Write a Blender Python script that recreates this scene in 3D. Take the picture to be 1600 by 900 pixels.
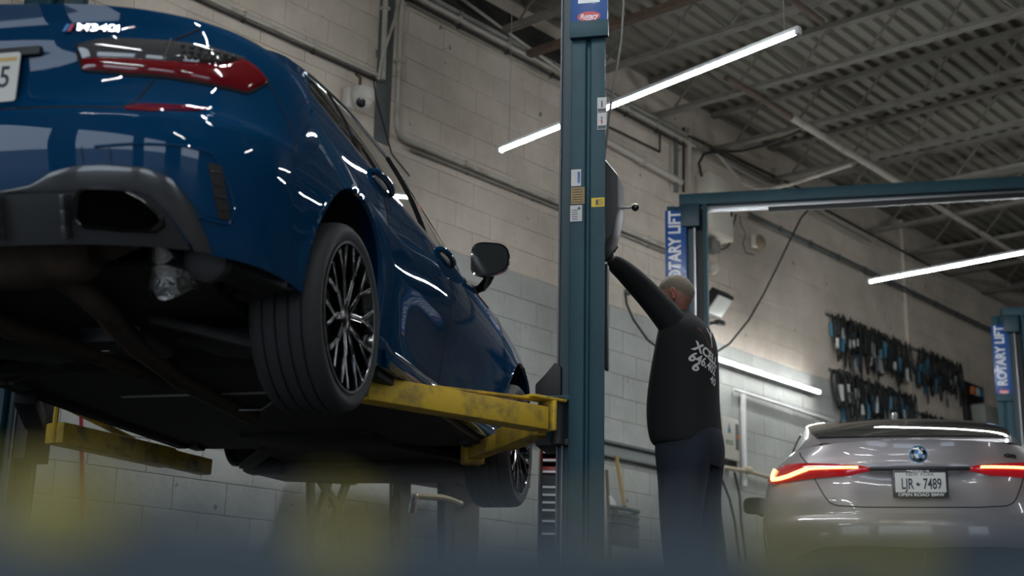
import bpy, bmesh, math, random
import numpy as np
from mathutils import Matrix, Vector
random.seed(7)
rng = np.random.default_rng(7)
SC = bpy.context.scene
COL = SC.collection
for o in list(bpy.data.objects):
    bpy.data.objects.remove(o, do_unlink=True)

# ---------------------------------------------------------------- camera
FPX = 2150.0
CAM = np.array([0.0, 0.0, -0.29])
RC = np.array([[0.99977917, -0.02101447, 0.0],
               [-0.00554998, -0.26404428, -0.96449459],
               [0.02026834, 0.9642816, -0.2641026]])
cam_data = bpy.data.cameras.new('camera')
cam_data.sensor_width = 36.0
cam_data.lens = FPX / 1600 * 36
cam_data.clip_start = 0.02
cam_data.clip_end = 200
cam_data.dof.use_dof = True
cam_data.dof.focus_distance = 6.6
cam_data.dof.aperture_fstop = 2.2
cam_obj = bpy.data.objects.new('camera', cam_data)
COL.objects.link(cam_obj)
M4 = Matrix.Identity(4)
for i in range(3):
    for j in range(3):
        M4[i][j] = RC[i, j]
    M4[i][3] = CAM[i]
cam_obj.matrix_world = M4
SC.camera = cam_obj

# ---------------------------------------------------------------- world, exposure
SC.view_settings.view_transform = 'Standard'
SC.view_settings.look = 'None'
SC.view_settings.gamma = 1.0
SC.view_settings.use_curve_mapping = False
SC.view_settings.exposure = 0.8
world = bpy.data.worlds.new('overcast_sky')
SC.world = world
world.use_nodes = True
bg = world.node_tree.nodes['Background']
bg.inputs[0].default_value = (0.74, 0.86, 1.0, 1)
bg.inputs[1].default_value = 1.7
TUBE_STRENGTH = 120.0

# ---------------------------------------------------------------- room frame
# long block wall: WD runs along it, WN points from it into the room
WD = np.array([0.65196083, 0.75825264, 0.0])
WN = np.array([0.75825264, -0.65196083, 0.0])
WH = 7.05
def W(s, o, z):
    return WD * s + WN * (o - WH) + np.array([0, 0, z])
def sight(u, v):
    d = RC @ np.array([u - 800.0, 450.0 - v, -FPX])
    return d / np.linalg.norm(d)
def on_wall(u, v, o=0.0):
    """(s, z) of a point measured in the photograph that lies o metres off the wall"""
    r = sight(u, v)
    t = (o - WH - CAM @ WN) / (r @ WN)
    p = CAM + r * t
    return p @ WD, p[2]
def on_depth(u, v, y):
    r = sight(u, v)
    return CAM + r * (y / r[1])

# ---------------------------------------------------------------- materials
MATS = {}
def mat(name, col, rough=0.5, metal=0.0, coat=0.0, var=0.0, vscale=6.0, bump=0.0, bscale=40.0, emit=None, estr=0.0,
        dirt=None, dscale=3.0, damt=0.5, alpha=1.0, trans=0.0, spec=0.5, coat_rough=0.03):
    if name in MATS:
        return MATS[name]
    m = bpy.data.materials.new(name)
    m.use_nodes = True
    nt = m.node_tree
    b = nt.nodes['Principled BSDF']
    col = tuple(col) + (1,) if len(col) == 3 else col
    b.inputs['Base Color'].default_value = col
    b.inputs['Roughness'].default_value = rough
    b.inputs['Metallic'].default_value = metal
    b.inputs['Coat Weight'].default_value = coat
    b.inputs['Coat Roughness'].default_value = coat_rough
    b.inputs['Specular IOR Level'].default_value = spec
    b.inputs['Transmission Weight'].default_value = trans
    b.inputs['Alpha'].default_value = alpha
    tc = nt.nodes.new('ShaderNodeTexCoord')
    src = None
    if var > 0 or dirt is not None:
        mix = nt.nodes.new('ShaderNodeMix'); mix.data_type = 'RGBA'
        nz = nt.nodes.new('ShaderNodeTexNoise')
        nz.inputs['Scale'].default_value = dscale if dirt is not None else vscale
        nz.inputs['Detail'].default_value = 6
        nz.inputs['Roughness'].default_value = 0.65
        nt.links.new(tc.outputs['Object'], nz.inputs['Vector'])
        rmp = nt.nodes.new('ShaderNodeValToRGB')
        if dirt is not None:
            rmp.color_ramp.elements[0].position = 0.62 - 0.3 * damt
            rmp.color_ramp.elements[1].position = 0.80 - 0.2 * damt
            c2 = tuple(dirt) + (1,)
        else:
            rmp.color_ramp.elements[0].position = 0.3
            rmp.color_ramp.elements[1].position = 0.7
            c2 = tuple(max(0, x * (1 - var)) for x in col[:3]) + (1,)
        nt.links.new(nz.outputs['Fac'], rmp.inputs['Fac'])
        nt.links.new(rmp.outputs['Color'], mix.inputs['Factor'])
        mix.inputs['A'].default_value = col
        mix.inputs['B'].default_value = c2
        nt.links.new(mix.outputs['Result'], b.inputs['Base Color'])
    if bump > 0:
        nb = nt.nodes.new('ShaderNodeTexNoise')
        nb.inputs['Scale'].default_value = bscale
        nb.inputs['Detail'].default_value = 5
        nt.links.new(tc.outputs['Object'], nb.inputs['Vector'])
        bp = nt.nodes.new('ShaderNodeBump')
        bp.inputs['Strength'].default_value = bump
        bp.inputs['Distance'].default_value = 0.01
        nt.links.new(nb.outputs['Fac'], bp.inputs['Height'])
        nt.links.new(bp.outputs['Normal'], b.inputs['Normal'])
    if emit is not None:
        b.inputs['Emission Color'].default_value = tuple(emit) + (1,)
        b.inputs['Emission Strength'].default_value = estr
    MATS[name] = m
    return m

# ---------------------------------------------------------------- mesh helpers
INV = {}
def frame_mat(loc=(0, 0, 0), rotz=0.0):
    return Matrix.Translation(Vector(loc)) @ Matrix.Rotation(rotz, 4, 'Z')
def tag(o, label=None, cat=None, group=None, kind=None):
    if label: o['label'] = label
    if cat: o['category'] = cat
    if group: o['group'] = group
    if kind: o['kind'] = kind
    return o
def thing(name, label, cat, loc=(0, 0, 0), rotz=0.0, group=None, matrix=None):
    o = bpy.data.objects.new(name, None)
    o.empty_display_size = 0.1
    COL.objects.link(o)
    m = matrix if matrix is not None else frame_mat(loc, rotz)
    o.matrix_world = m
    INV[o.name] = m.inverted()
    return tag(o, label, cat, group)
def vnorm(a):
    a = np.asarray(a, float)
    return a / max(np.linalg.norm(a), 1e-12)
class MB:
    def __init__(self):
        self.v = []; self.f = []
    def add(self, vs, fs):
        k = len(self.v)
        self.v.extend([tuple(map(float, p)) for p in vs])
        self.f.extend([tuple(i + k for i in f) for f in fs])
        return self
    def box(self, c, size, ax=None, taper=1.0):
        c = np.asarray(c, float); sx, sy, sz = [q / 2 for q in size]
        if ax is None: ax = np.eye(3)
        else: ax = np.asarray(ax, float)
        vs = []
        for dz in (-1, 1):
            t = taper if dz > 0 else 1.0
            for dx, dy in ((-1, -1), (1, -1), (1, 1), (-1, 1)):
                vs.append(c + ax[0] * dx * sx * t + ax[1] * dy * sy * t + ax[2] * dz * sz)
        return self.add(vs, [(3, 2, 1, 0), (4, 5, 6, 7), (0, 1, 5, 4), (1, 2, 6, 5), (2, 3, 7, 6), (3, 0, 4, 7)])
    def bar(self, p0, p1, w, h, up=(0, 0, 1), w1=None, h1=None):
        p0 = np.asarray(p0, float); p1 = np.asarray(p1, float)
        d = vnorm(p1 - p0); s = np.cross(d, up)
        if np.linalg.norm(s) < 1e-6: s = np.cross(d, (1, 0, 0))
        s = vnorm(s); u = np.cross(s, d)
        w1 = w if w1 is None else w1; h1 = h if h1 is None else h1
        vs = []
        for p, ww, hh in ((p0, w, h), (p1, w1, h1)):
            for a, b in ((-1, -1), (1, -1), (1, 1), (-1, 1)):
                vs.append(p + s * a * ww / 2 + u * b * hh / 2)
        return self.add(vs, [(0, 1, 2, 3), (7, 6, 5, 4), (4, 5, 1, 0), (5, 6, 2, 1), (6, 7, 3, 2), (7, 4, 0, 3)])
    def tube(self, pts, r, n=8, closed=False, flat=None):
        pts = [np.asarray(p, float) for p in pts]
        m = len(pts); rs = r if hasattr(r, '__len__') else [r] * m
        u = None; vs = []
        for i, p in enumerate(pts):
            if closed: d = pts[(i + 1) % m] - pts[i - 1]
            else: d = pts[min(i + 1, m - 1)] - pts[max(i - 1, 0)]
            d = vnorm(d)
            if u is None:
                u = np.cross(d, (0, 0, 1))
                if np.linalg.norm(u) < 1e-3: u = np.cross(d, (1, 0, 0))
            u = vnorm(u - d * (u @ d)); w = np.cross(d, u)
            for k in range(n):
                a = 2 * math.pi * k / n
                vs.append(p + rs[i] * (u * math.cos(a) + w * math.sin(a) * (flat or 1.0)))
        fs = []
        mm = m if closed else m - 1
        for i in range(mm):
            j = (i + 1) % m
            for k in range(n):
                l = (k + 1) % n
                fs.append((i * n + k, i * n + l, j * n + l, j * n + k))
        if not closed:
            fs.append(tuple(range(n - 1, -1, -1))); fs.append(tuple((m - 1) * n + k for k in range(n)))
        return self.add(vs, fs)
    def cyl(self, p0, p1, r0, r1=None, n=16):
        r1 = r0 if r1 is None else r1
        return self.tube([p0, p1], [r0, r1], n)
    def lathe(self, prof, c, axis, n=32, closed=False, caps=True):
        """prof: list of (distance along axis, radius)"""
        c = np.asarray(c, float); ax = vnorm(axis)
        u = np.cross(ax, (0, 0, 1))
        if np.linalg.norm(u) < 1e-3: u = np.cross(ax, (1, 0, 0))
        u = vnorm(u); w = np.cross(ax, u); vs = []; m = len(prof)
        for (t, r) in prof:
            for k in range(n):
                a = 2 * math.pi * k / n
                vs.append(c + ax * t + r * (u * math.cos(a) + w * math.sin(a)))
        fs = []
        for i in range(m if closed else m - 1):
            j = (i + 1) % m
            for k in range(n):
                l = (k + 1) % n
                fs.append((i * n + l, i * n + k, j * n + k, j * n + l))
        if not closed and caps:
            if prof[0][1] > 1e-5: fs.append(tuple(range(n)))
            if prof[-1][1] > 1e-5: fs.append(tuple((m - 1) * n + k for k in range(n - 1, -1, -1)))
        return self.add(vs, fs)
    def prism(self, poly, o, ax, ay, az, depth):
        """polygon in the (ax, ay) plane at o, pushed along az by depth"""
        o = np.asarray(o, float); ax = np.asarray(ax, float); ay = np.asarray(ay, float); az = np.asarray(az, float)
        n = len(poly)
        vs = [o + ax * x + ay * y for x, y in poly] + [o + ax * x + ay * y + az * depth for x, y in poly]
        fs = [tuple(range(n - 1, -1, -1)), tuple(range(n, 2 * n))]
        for i in range(n):
            j = (i + 1) % n
            fs.append((i, j, n + j, n + i))
        return self.add(vs, fs)
    def grid(self, P, flip=False, wrap=False):
        """P[i][j] rows of points"""
        a = len(P); b = len(P[0]); vs = [p for row in P for p in row]; fs = []
        for i in range(a - 1):
            for j in range(b if wrap else b - 1):
                k = (j + 1) % b
                q = (i * b + j, i * b + k, (i + 1) * b + k, (i + 1) * b + j)
                fs.append(q[::-1] if flip else q)
        return self.add(vs, fs)
    def ball(self, c, r, n=12, sc=(1, 1, 1)):
        c = np.asarray(c, float); P = []
        for i in range(n // 2 + 1):
            t = math.pi * i / (n // 2)
            P.append([c + np.array([r * sc[0] * math.sin(t) * math.cos(2 * math.pi * k / n), r * sc[1] * math.sin(t) * math.sin(2 * math.pi * k / n), -r * sc[2] * math.cos(t)]) for k in range(n)])
        return self.grid(P, wrap=True)
    def build(self, name, m, parent=None, smooth=False, bevel=0.0, world=False, angle=None, solid=0.0, weld=False):
        me = bpy.data.meshes.new(name)
        vs = self.v
        if world and parent is not None:
            iv = np.array(INV[parent.name])
            a = np.asarray(vs) @ iv[:3, :3].T + iv[:3, 3]
            vs = [tuple(x) for x in a]
        me.from_pydata(vs, [], self.f)
        bm = bmesh.new(); bm.from_mesh(me)
        if weld: bmesh.ops.remove_doubles(bm, verts=bm.verts, dist=1e-5)
        bmesh.ops.recalc_face_normals(bm, faces=bm.faces)
        if bevel > 0:
            es = [e for e in bm.edges if len(e.link_faces) == 2 and e.calc_face_angle(0) > 0.5]
            bmesh.ops.bevel(bm, geom=es, offset=bevel, segments=2, affect='EDGES', profile=0.5, clamp_overlap=True)
        bm.to_mesh(me); bm.free()
        if smooth or bevel > 0:
            for p in me.polygons: p.use_smooth = True
            try: me.set_sharp_from_angle(angle=angle if angle else math.radians(40))
            except Exception: pass
        return link(name, me, m, parent, solid)
def link(name, me, m, parent=None, solid=0.0):
    o = bpy.data.objects.new(name, me)
    COL.objects.link(o)
    if m is not None and len(me.materials) == 0: me.materials.append(m)
    if parent is not None: o.parent = parent
    if solid:
        md = o.modifiers.new('solid', 'SOLIDIFY'); md.thickness = solid; md.offset = -1
    return o
def struct(o):
    o['kind'] = 'structure'; return o
TEXT_SCENE = bpy.data.scenes.new("lettering_bench")
def text_mesh(name, body, size, m, matrix, parent=None, extrude=0.001, offset=0.0, align='CENTER', shear=0.0, xs=1.0):
    cu = bpy.data.curves.new(name, 'FONT')
    cu.body = body; cu.size = size; cu.extrude = extrude; cu.offset = offset; cu.shear = shear
    cu.align_x = align; cu.align_y = 'CENTER'; cu.resolution_u = 3
    to = bpy.data.objects.new(name + '_curve', cu)
    TEXT_SCENE.collection.objects.link(to)
    vl = TEXT_SCENE.view_layers[0]; vl.update()
    me = bpy.data.meshes.new_from_object(to.evaluated_get(vl.depsgraph))
    bpy.data.objects.remove(to, do_unlink=True); bpy.data.curves.remove(cu)
    me.materials.clear()
    S = Matrix.Diagonal((xs, 1, 1, 1))
    me.transform(matrix @ S)
    if parent is not None and parent.name in INV and getattr(parent, 'parent', None) is None and not parent.get('local_text'):
        me.transform(INV[parent.name])
    me.name = name
    return link(name, me, m, parent)
def basis(o, x, y, z):
    m = Matrix.Identity(4)
    for i in range(3):
        m[i][0] = float(x[i]); m[i][1] = float(y[i]); m[i][2] = float(z[i]); m[i][3] = float(o[i])
    return m
def interp(x, xs, ys):
    """smooth monotone-ish cubic through the given samples"""
    xs = np.asarray(xs, float); ys = np.asarray(ys, float); x = np.asarray(x, float)
    d = np.diff(ys) / np.diff(xs); m = np.zeros_like(ys)
    m[1:-1] = np.where(d[:-1] * d[1:] > 0, 2 * d[:-1] * d[1:] / (d[:-1] + d[1:] + 1e-12), 0)
    m[0] = d[0]; m[-1] = d[-1]
    i = np.clip(np.searchsorted(xs, x) - 1, 0, len(xs) - 2)
    h = xs[i + 1] - xs[i]; t = np.clip((x - xs[i]) / h, 0, 1)
    return ((2 * t**3 - 3 * t**2 + 1) * ys[i] + (t**3 - 2 * t**2 + t) * h * m[i] + (-2 * t**3 + 3 * t**2) * ys[i + 1] + (t**3 - t**2) * h * m[i + 1])
# ================================================================ STRUCTURE
M_wall = mat('painted_block', (0.40, 0.36, 0.305), 0.75, var=0.0, bump=0.45, bscale=22)
def wall_paint(m):
    nt = m.node_tree; b = nt.nodes['Principled BSDF']
    geo = nt.nodes.new('ShaderNodeNewGeometry')
    sep = nt.nodes.new('ShaderNodeSeparateXYZ'); nt.links.new(geo.outputs['Position'], sep.inputs[0])
    st = nt.nodes.new('ShaderNodeMath'); st.operation = 'GREATER_THAN'; st.inputs[1].default_value = 2.812
    nt.links.new(sep.outputs['Z'], st.inputs[0])
    base = nt.nodes.new('ShaderNodeMix'); base.data_type = 'RGBA'
    base.inputs['A'].default_value = (0.46, 0.47, 0.44, 1); base.inputs['B'].default_value = (0.68, 0.595, 0.505, 1)
    nt.links.new(st.outputs[0], base.inputs['Factor'])
    # grime stains and chipped spots
    nz = nt.nodes.new('ShaderNodeTexNoise'); nz.inputs['Scale'].default_value = 1.1; nz.inputs['Detail'].default_value = 8; nz.inputs['Roughness'].default_value = 0.7
    nt.links.new(geo.outputs['Position'], nz.inputs['Vector'])
    r = nt.nodes.new('ShaderNodeValToRGB'); r.color_ramp.elements[0].position = 0.35; r.color_ramp.elements[0].color = (0.78, 0.78, 0.76, 1)
    r.color_ramp.elements[1].position = 0.65; r.color_ramp.elements[1].color = (1.06, 1.06, 1.05, 1)
    nt.links.new(nz.outputs['Fac'], r.inputs['Fac'])
    mul = nt.nodes.new('ShaderNodeMix'); mul.data_type = 'RGBA'; mul.blend_type = 'MULTIPLY'; mul.inputs['Factor'].default_value = 1
    nt.links.new(base.outputs['Result'], mul.inputs['A']); nt.links.new(r.outputs['Color'], mul.inputs['B'])
    n2 = nt.nodes.new('ShaderNodeTexNoise'); n2.inputs['Scale'].default_value = 9; n2.inputs['Detail'].default_value = 4
    nt.links.new(geo.outputs['Position'], n2.inputs['Vector'])
    r2 = nt.nodes.new('ShaderNodeValToRGB'); r2.color_ramp.elements[0].position = 0.70; r2.color_ramp.elements[1].position = 0.74
    nt.links.new(n2.outputs['Fac'], r2.inputs['Fac'])
    chip = nt.nodes.new('ShaderNodeMix'); chip.data_type = 'RGBA'; chip.inputs['B'].default_value = (0.16, 0.145, 0.12, 1)
    nt.links.new(r2.outputs['Color'], chip.inputs['Factor']); nt.links.new(mul.outputs['Result'], chip.inputs['A'])
    nt.links.new(chip.outputs['Result'], b.inputs['Base Color'])
wall_paint(M_wall)
M_floor = mat('shop_floor', (0.06, 0.06, 0.058), 0.55, var=0.4, vscale=1.5, bump=0.1)
M_deck = mat('ceiling_deck', (0.23, 0.215, 0.175), 0.7, dirt=(0.13, 0.10, 0.07), dscale=1.6, damt=0.2)
M_joist = mat('joist_steel', (0.19, 0.18, 0.155), 0.6, dirt=(0.12, 0.085, 0.055), dscale=5, damt=0.35)
M_plain = mat('plain_wall', (0.11, 0.108, 0.10), 0.8, var=0.15, vscale=2)

S0, S1, O1, ZC = -5.0, 26.0, 15.5, 5.22
f = MB()
ys = [(-10, -0.43), (0.9, -0.43), (5.3, 0.0), (30, 0.0)]
f.grid([[(x, y, z) for x in (-16, 26)] for y, z in ys])
for y, z in ys: pass
struct(f.build('floor', M_floor, solid=0.05))

# --- long wall of painted concrete blocks
wl = MB()
wl.add([W(S0, -0.008, -0.5), W(S1, -0.008, -0.5), W(S1, -0.008, ZC + 0.2), W(S0, -0.008, ZC + 0.2),
        W(S0, -0.2, -0.5), W(S1, -0.2, -0.5), W(S1, -0.2, ZC + 0.2), W(S0, -0.2, ZC + 0.2)],
       [(0, 1, 2, 3), (7, 6, 5, 4), (0, 4, 5, 1), (3, 2, 6, 7), (0, 3, 7, 4), (1, 5, 6, 2)])
wall_left = struct(wl.build('wall_left', mat('mortar', (0.36, 0.325, 0.275), 0.85, bump=0.3, bscale=50)))
MATS['mortar'].node_tree  # mortar carries the same two paints as the blocks
wall_left.data.materials.clear(); wall_left.data.materials.append(M_wall)
BL, BH = 0.4064, 0.2032
def block_mesh(l, name):
    m = MB()
    x, z, e, dp = l / 2 - 0.002, BH / 2 - 0.002, 0.0035, 0.016
    vs = []
    for (xx, zz, o) in ((x, z, -0.012), (x, z, -0.002), (x - e, z - e, 0.0)):
        for a, b in ((-1, -1), (1, -1), (1, 1), (-1, 1)):
            vs.append(WD * a * xx + WN * o + np.array([0, 0, b * zz]))
    fs = []
    for k in (0, 4):
        for i in range(4):
            j = (i + 1) % 4
            fs.append((k + i, k + j, k + 4 + j, k + 4 + i))
    fs.append((8, 9, 10, 11))
    return vs, fs
bv, bf = block_mesh(BL, 'block')
bme = bpy.data.meshes.new('block'); bme.from_pydata([tuple(p) for p in bv], [], bf); bme.materials.append(M_wall)
def project(p):
    q = (np.asarray(p) - CAM) @ RC
    return 800 - FPX * q[0] / q[2], 450 + FPX * q[1] / q[2], -q[2]
cells = []
ZB0 = 2.812 - 14 * BH
for k in range(-1, 26):
    z = ZB0 + (k + 0.5) * BH
    if z + BH / 2 > ZC: break
    off = 0.5 * BL * (k % 2)
    for i in range(0, int((S1 - 0.5) / BL)):
        s = 1.0 + off + i * BL
        if s > S1 - 0.3: break
        u, v, dd = project(W(s, 0, z))
        if u < -120 or u > 1720 or v < -80 or v > 980: continue
        hid = (v < 620 and u < 400 and v > 90 - 0) or (u < 560 and 330 < v < 620) or (864 < u < 948) or (400 <= u < 640 and v > 330 + 0 and v < 640) or (u < 250 and v < 120) or v > 830 or (u > 1240 and v > 690)
        cells.append((hid, dd, s, z))
cells.sort(key=lambda c: (c[0], c[1]))
rest = MB()
for n_, (hid, dd, s, z) in enumerate(cells):
    p = W(s, 0, z) + WN * random.uniform(-0.0012, 0.0012)
    if n_ < 300:
        b = bpy.data.objects.new('block', bme); COL.objects.link(b); b.location = p; b.parent = wall_left
    else:
        rest.add([q + p for q in bv], bf)
tag(rest.build('blockwork', M_wall, wall_left), kind='stuff')

# --- ceiling: ribbed steel deck with ribs running along the wall
dk = MB()
prof = []
o = -0.05
while o < O1:
    prof += [(o, 0.0), (o + 0.045, 0.0), (o + 0.065, 0.04), (o + 0.13, 0.04)]
    o += 0.15
dk.grid([[W(s, o, ZC + z) for o, z in prof] for s in (S0, S1)])
struct(dk.build('ceiling', M_deck, solid=0.01))

# --- other walls of the shop (behind and beside the camera), with the open vehicle doors
def wall_with_doors(name, a, b, doors, ztop, thick):
    """a, b plan points; doors = list of (t0, t1, height) in metres along a-b"""
    a = np.asarray(a, float); b = np.asarray(b, float); L = np.linalg.norm(b - a); d = (b - a) / L
    nrm = np.array([d[1], -d[0], 0]); m = MB(); t = 0.0
    def seg(t0, t1, z0, z1):
        c = a + d * (t0 + t1) / 2; m.box((c[0], c[1], (z0 + z1) / 2), (t1 - t0, thick, z1 - z0), (d, nrm, (0, 0, 1)))
    for (t0, t1, h) in doors:
        seg(t, t0, -0.5, ztop); seg(t0, t1, h, ztop); t = t1
    seg(t, L, -0.5, ztop)
    return struct(m.build(name, M_plain))
wall_with_doors('wall_back', W(S0, 0, 0), W(S0, O1, 0), [(1.2, 4.6, 3.6), (5.6, 9.2, 3.6), (10.2, 13.8, 3.6)], ZC + 0.2, 0.2)
wall_with_doors('wall_right', W(S0, O1, 0), W(S1, O1, 0), [(1.5, 4.5, 3.2)], ZC + 0.2, 0.2)
wall_with_doors('wall_far', W(S1, 0, 0), W(S1, O1, 0), [(2, 2.01, 2)], ZC + 0.2, 0.2)
# outside ground
g = MB(); g.grid([[(x, y, -0.46) for x in (-60, 60)] for y in (-60, 60)])
struct(g.build('ground_outside', mat('asphalt', (0.12, 0.12, 0.12), 0.9, var=0.2)))
# ================================================================ LAMPS
def on_z(u, v, z):
    r = sight(u, v)
    return CAM + r * ((z - CAM[2]) / r[2])
M_tube = mat('led_tube', (0.9, 0.9, 0.9), 0.4, emit=(0.93, 0.97, 1.0), estr=TUBE_STRENGTH)
M_lampbody = mat('lamp_body', (0.75, 0.76, 0.76), 0.4)
M_wire = mat('lamp_wire', (0.35, 0.34, 0.32), 0.6)
M_tube2 = mat('led_tube_dim', (0.9, 0.9, 0.9), 0.4, emit=(0.95, 0.98, 1.0), estr=TUBE_STRENGTH * 0.35)
def led_lamp(a, b, label, hang=True, group='LED batten lamps', down=(0, 0, -1), name='led_lamp'):
    a = np.asarray(a, float); b = np.asarray(b, float); c = (a + b) / 2; dn = vnorm(down)
    t = thing(name, label, 'lamp', tuple(c))
    d = vnorm(b - a)
    MB().bar(a - dn * 0.016, b - dn * 0.016, 0.034, 0.026, dn).build('housing', M_lampbody, t, bevel=0.003, world=True)
    MB().tube([a + d * 0.02, b - d * 0.02], 0.0165, 12).build('light_tube', M_tube if hang else M_tube2, t, smooth=True, world=True)
    for p, q in ((a, 1), (b, -1)): MB().bar(p - d * q * 0.004, p + d * q * 0.022, 0.038, 0.042, dn).build('end_cap', M_lampbody, t, bevel=0.003, world=True)
    if hang:
        for k in (0.04, 0.96):
            p = a + (b - a) * k
            MB().cyl(p + [0, 0, 0.03], (p[0], p[1], 4.78), 0.0022, n=5).build('hanging_wire', M_wire, t, world=True)
    return t
zA = 3.15
led_lamp(on_z(780, 235, zA), on_z(1249, 48, zA), 'long glowing LED tube lamp hanging behind the near blue post')
pB = on_z(1357, 440, 3.3); pB2 = on_z(1600, 394, 3.3); pB2 = pB + vnorm(pB2 - pB) * 2.44
led_lamp(pB, pB2, 'glowing LED tube lamp hanging above the belts on the wall at right')
led_lamp(W(10.75, 0.10, 2.60), W(13.19, 0.10, 2.60), 'LED tube lamp fixed flat on the block wall behind the man', hang=False, down=WN, name='wall_lamp')
for s, o0, lab in ((2.6, 2.6, 'LED tube lamp over the tail of the blue sedan'), (2.2, 6.2, 'LED tube lamp above the low blue guard rail'), (-1.8, 4.4, 'LED tube lamp inside the first vehicle door'), (7.6, 10.4, 'LED tube lamp over the bay beside the grey coupe'), (13.4, 5.2, 'LED tube lamp over the third bay'), (17.0, 6.6, 'LED tube lamp over the last bay'), (-1.6, 10.0, 'LED tube lamp inside the last vehicle door')):  # third-bay and last-bay lamps are added to brighten the wall at right
    led_lamp(W(s, o0, 4.35), W(s, o0 + 2.44, 4.35), lab)

# ================================================================ BAR JOISTS, BRIDGING, PIPES UNDER THE DECK
ords = ['first', 'second', 'third', 'fourth', 'fifth', 'sixth', 'seventh', 'eighth', 'ninth', 'tenth']
ZJ = 4.80
JS = [5.6, 6.75, 7.9, 9.05, 10.2, 11.3, 12.45, 13.6, 14.75, 15.9, 17.05, 18.2, 19.4]
for n_, s in enumerate(JS):
    lab = 'open web steel joist under the deck, %s' % (('%s seen beyond the near blue post' % ords[n_ - 4]) if n_ >= 4 else ('crossing just behind the top of the near post' if n_ == 3 else 'overhead, %s back from the near post' % ords[2 - n_]))
    t = thing('roof_joist', lab, 'joist', tuple(W(s, 0, ZJ)), group='bar joists carrying the roof deck')
    lo, hi = 0.0, O1 - 0.2
    for dy in (-0.022, 0.022):
        MB().bar(W(s + dy, lo, ZJ + .02), W(s + dy, hi, ZJ + .02), 0.034, 0.04).build('bottom_chord', M_joist, t, world=True)
    MB().bar(W(s, lo, ZC - .03), W(s, hi, ZC - .03), 0.08, 0.045).build('top_chord', M_joist, t, world=True)
    k = 0; o = 0.25
    while o < 11.5:
        a = W(s, o, ZJ + .03); b = W(s, o + 0.33, ZC - .04); c = W(s, o + 0.66, ZJ + .03)
        MB().cyl(a, b, 0.0115, n=6).build('web_rod', M_joist, t, world=True)
        MB().cyl(b, c, 0.0115, n=6).build('web_rod', M_joist, t, world=True)
        o += 0.66
M_pipe_w = mat('pipe_cream', (0.50, 0.47, 0.40), 0.5, dirt=(0.22, 0.17, 0.11), dscale=4, damt=0.3)
M_pipe_r = mat('pipe_rust', (0.13, 0.085, 0.055), 0.7, var=0.5, vscale=9)
M_pipe_g = mat('conduit_grey', (0.30, 0.29, 0.26), 0.5, metal=0.2, var=0.25, vscale=7)
def world_pipe(name, label, cat, runs, group=None):
    """runs = list of (pts, radius, material, partname)"""
    p0 = np.asarray(runs[0][0][0], float)
    t = thing(name, label, cat, tuple(p0), group=group)
    for pts, r, m, nm in runs: MB().tube(pts, r, 10).build(nm, m, t, smooth=True, world=True)
    return t
world_pipe('ceiling_pipe', 'rusty and cream pipe running under the joists above the second lift beam', 'pipe',
    [([W(9.75, 1.12, 4.77), W(10.9, 1.12, 4.77)], .030, M_pipe_r, 'rusty_length'), ([W(10.9, 1.12, 4.77), W(13.3, 1.12, 4.77)], .036, M_pipe_w, 'wrapped_length'), ([W(13.3, 1.12, 4.77), W(20, 1.12, 4.77)], .030, M_pipe_w, 'painted_length')])
world_pipe('ceiling_pipe', 'cream pipe with rusty end high beside the near blue post', 'pipe',
    [([W(4.0, 2.35, 4.72), W(8.05, 2.35, 4.72)], .040, M_pipe_w, 'cream_length'), ([W(8.05, 2.35, 4.72), W(9.2, 2.35, 4.72)], .028, M_pipe_r, 'rusty_length')])
tag(MB().bar(W(5.8, .06, 4.90), W(9.15, .06, 4.90), .10, .20).build('wall_ledger', mat('ledger_dark', (0.030, 0.028, 0.024), 0.8, var=.4)), 'dark steel ledger along the wall top carrying the joist ends', 'beam')
tag(MB().bar(W(8.06, .25, 4.62), W(8.06, 2.2, 4.62), .07, .05).build('roof_strut', M_pipe_r), 'dark brown steel strut from the wall to the near post top', 'strut')
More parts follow.
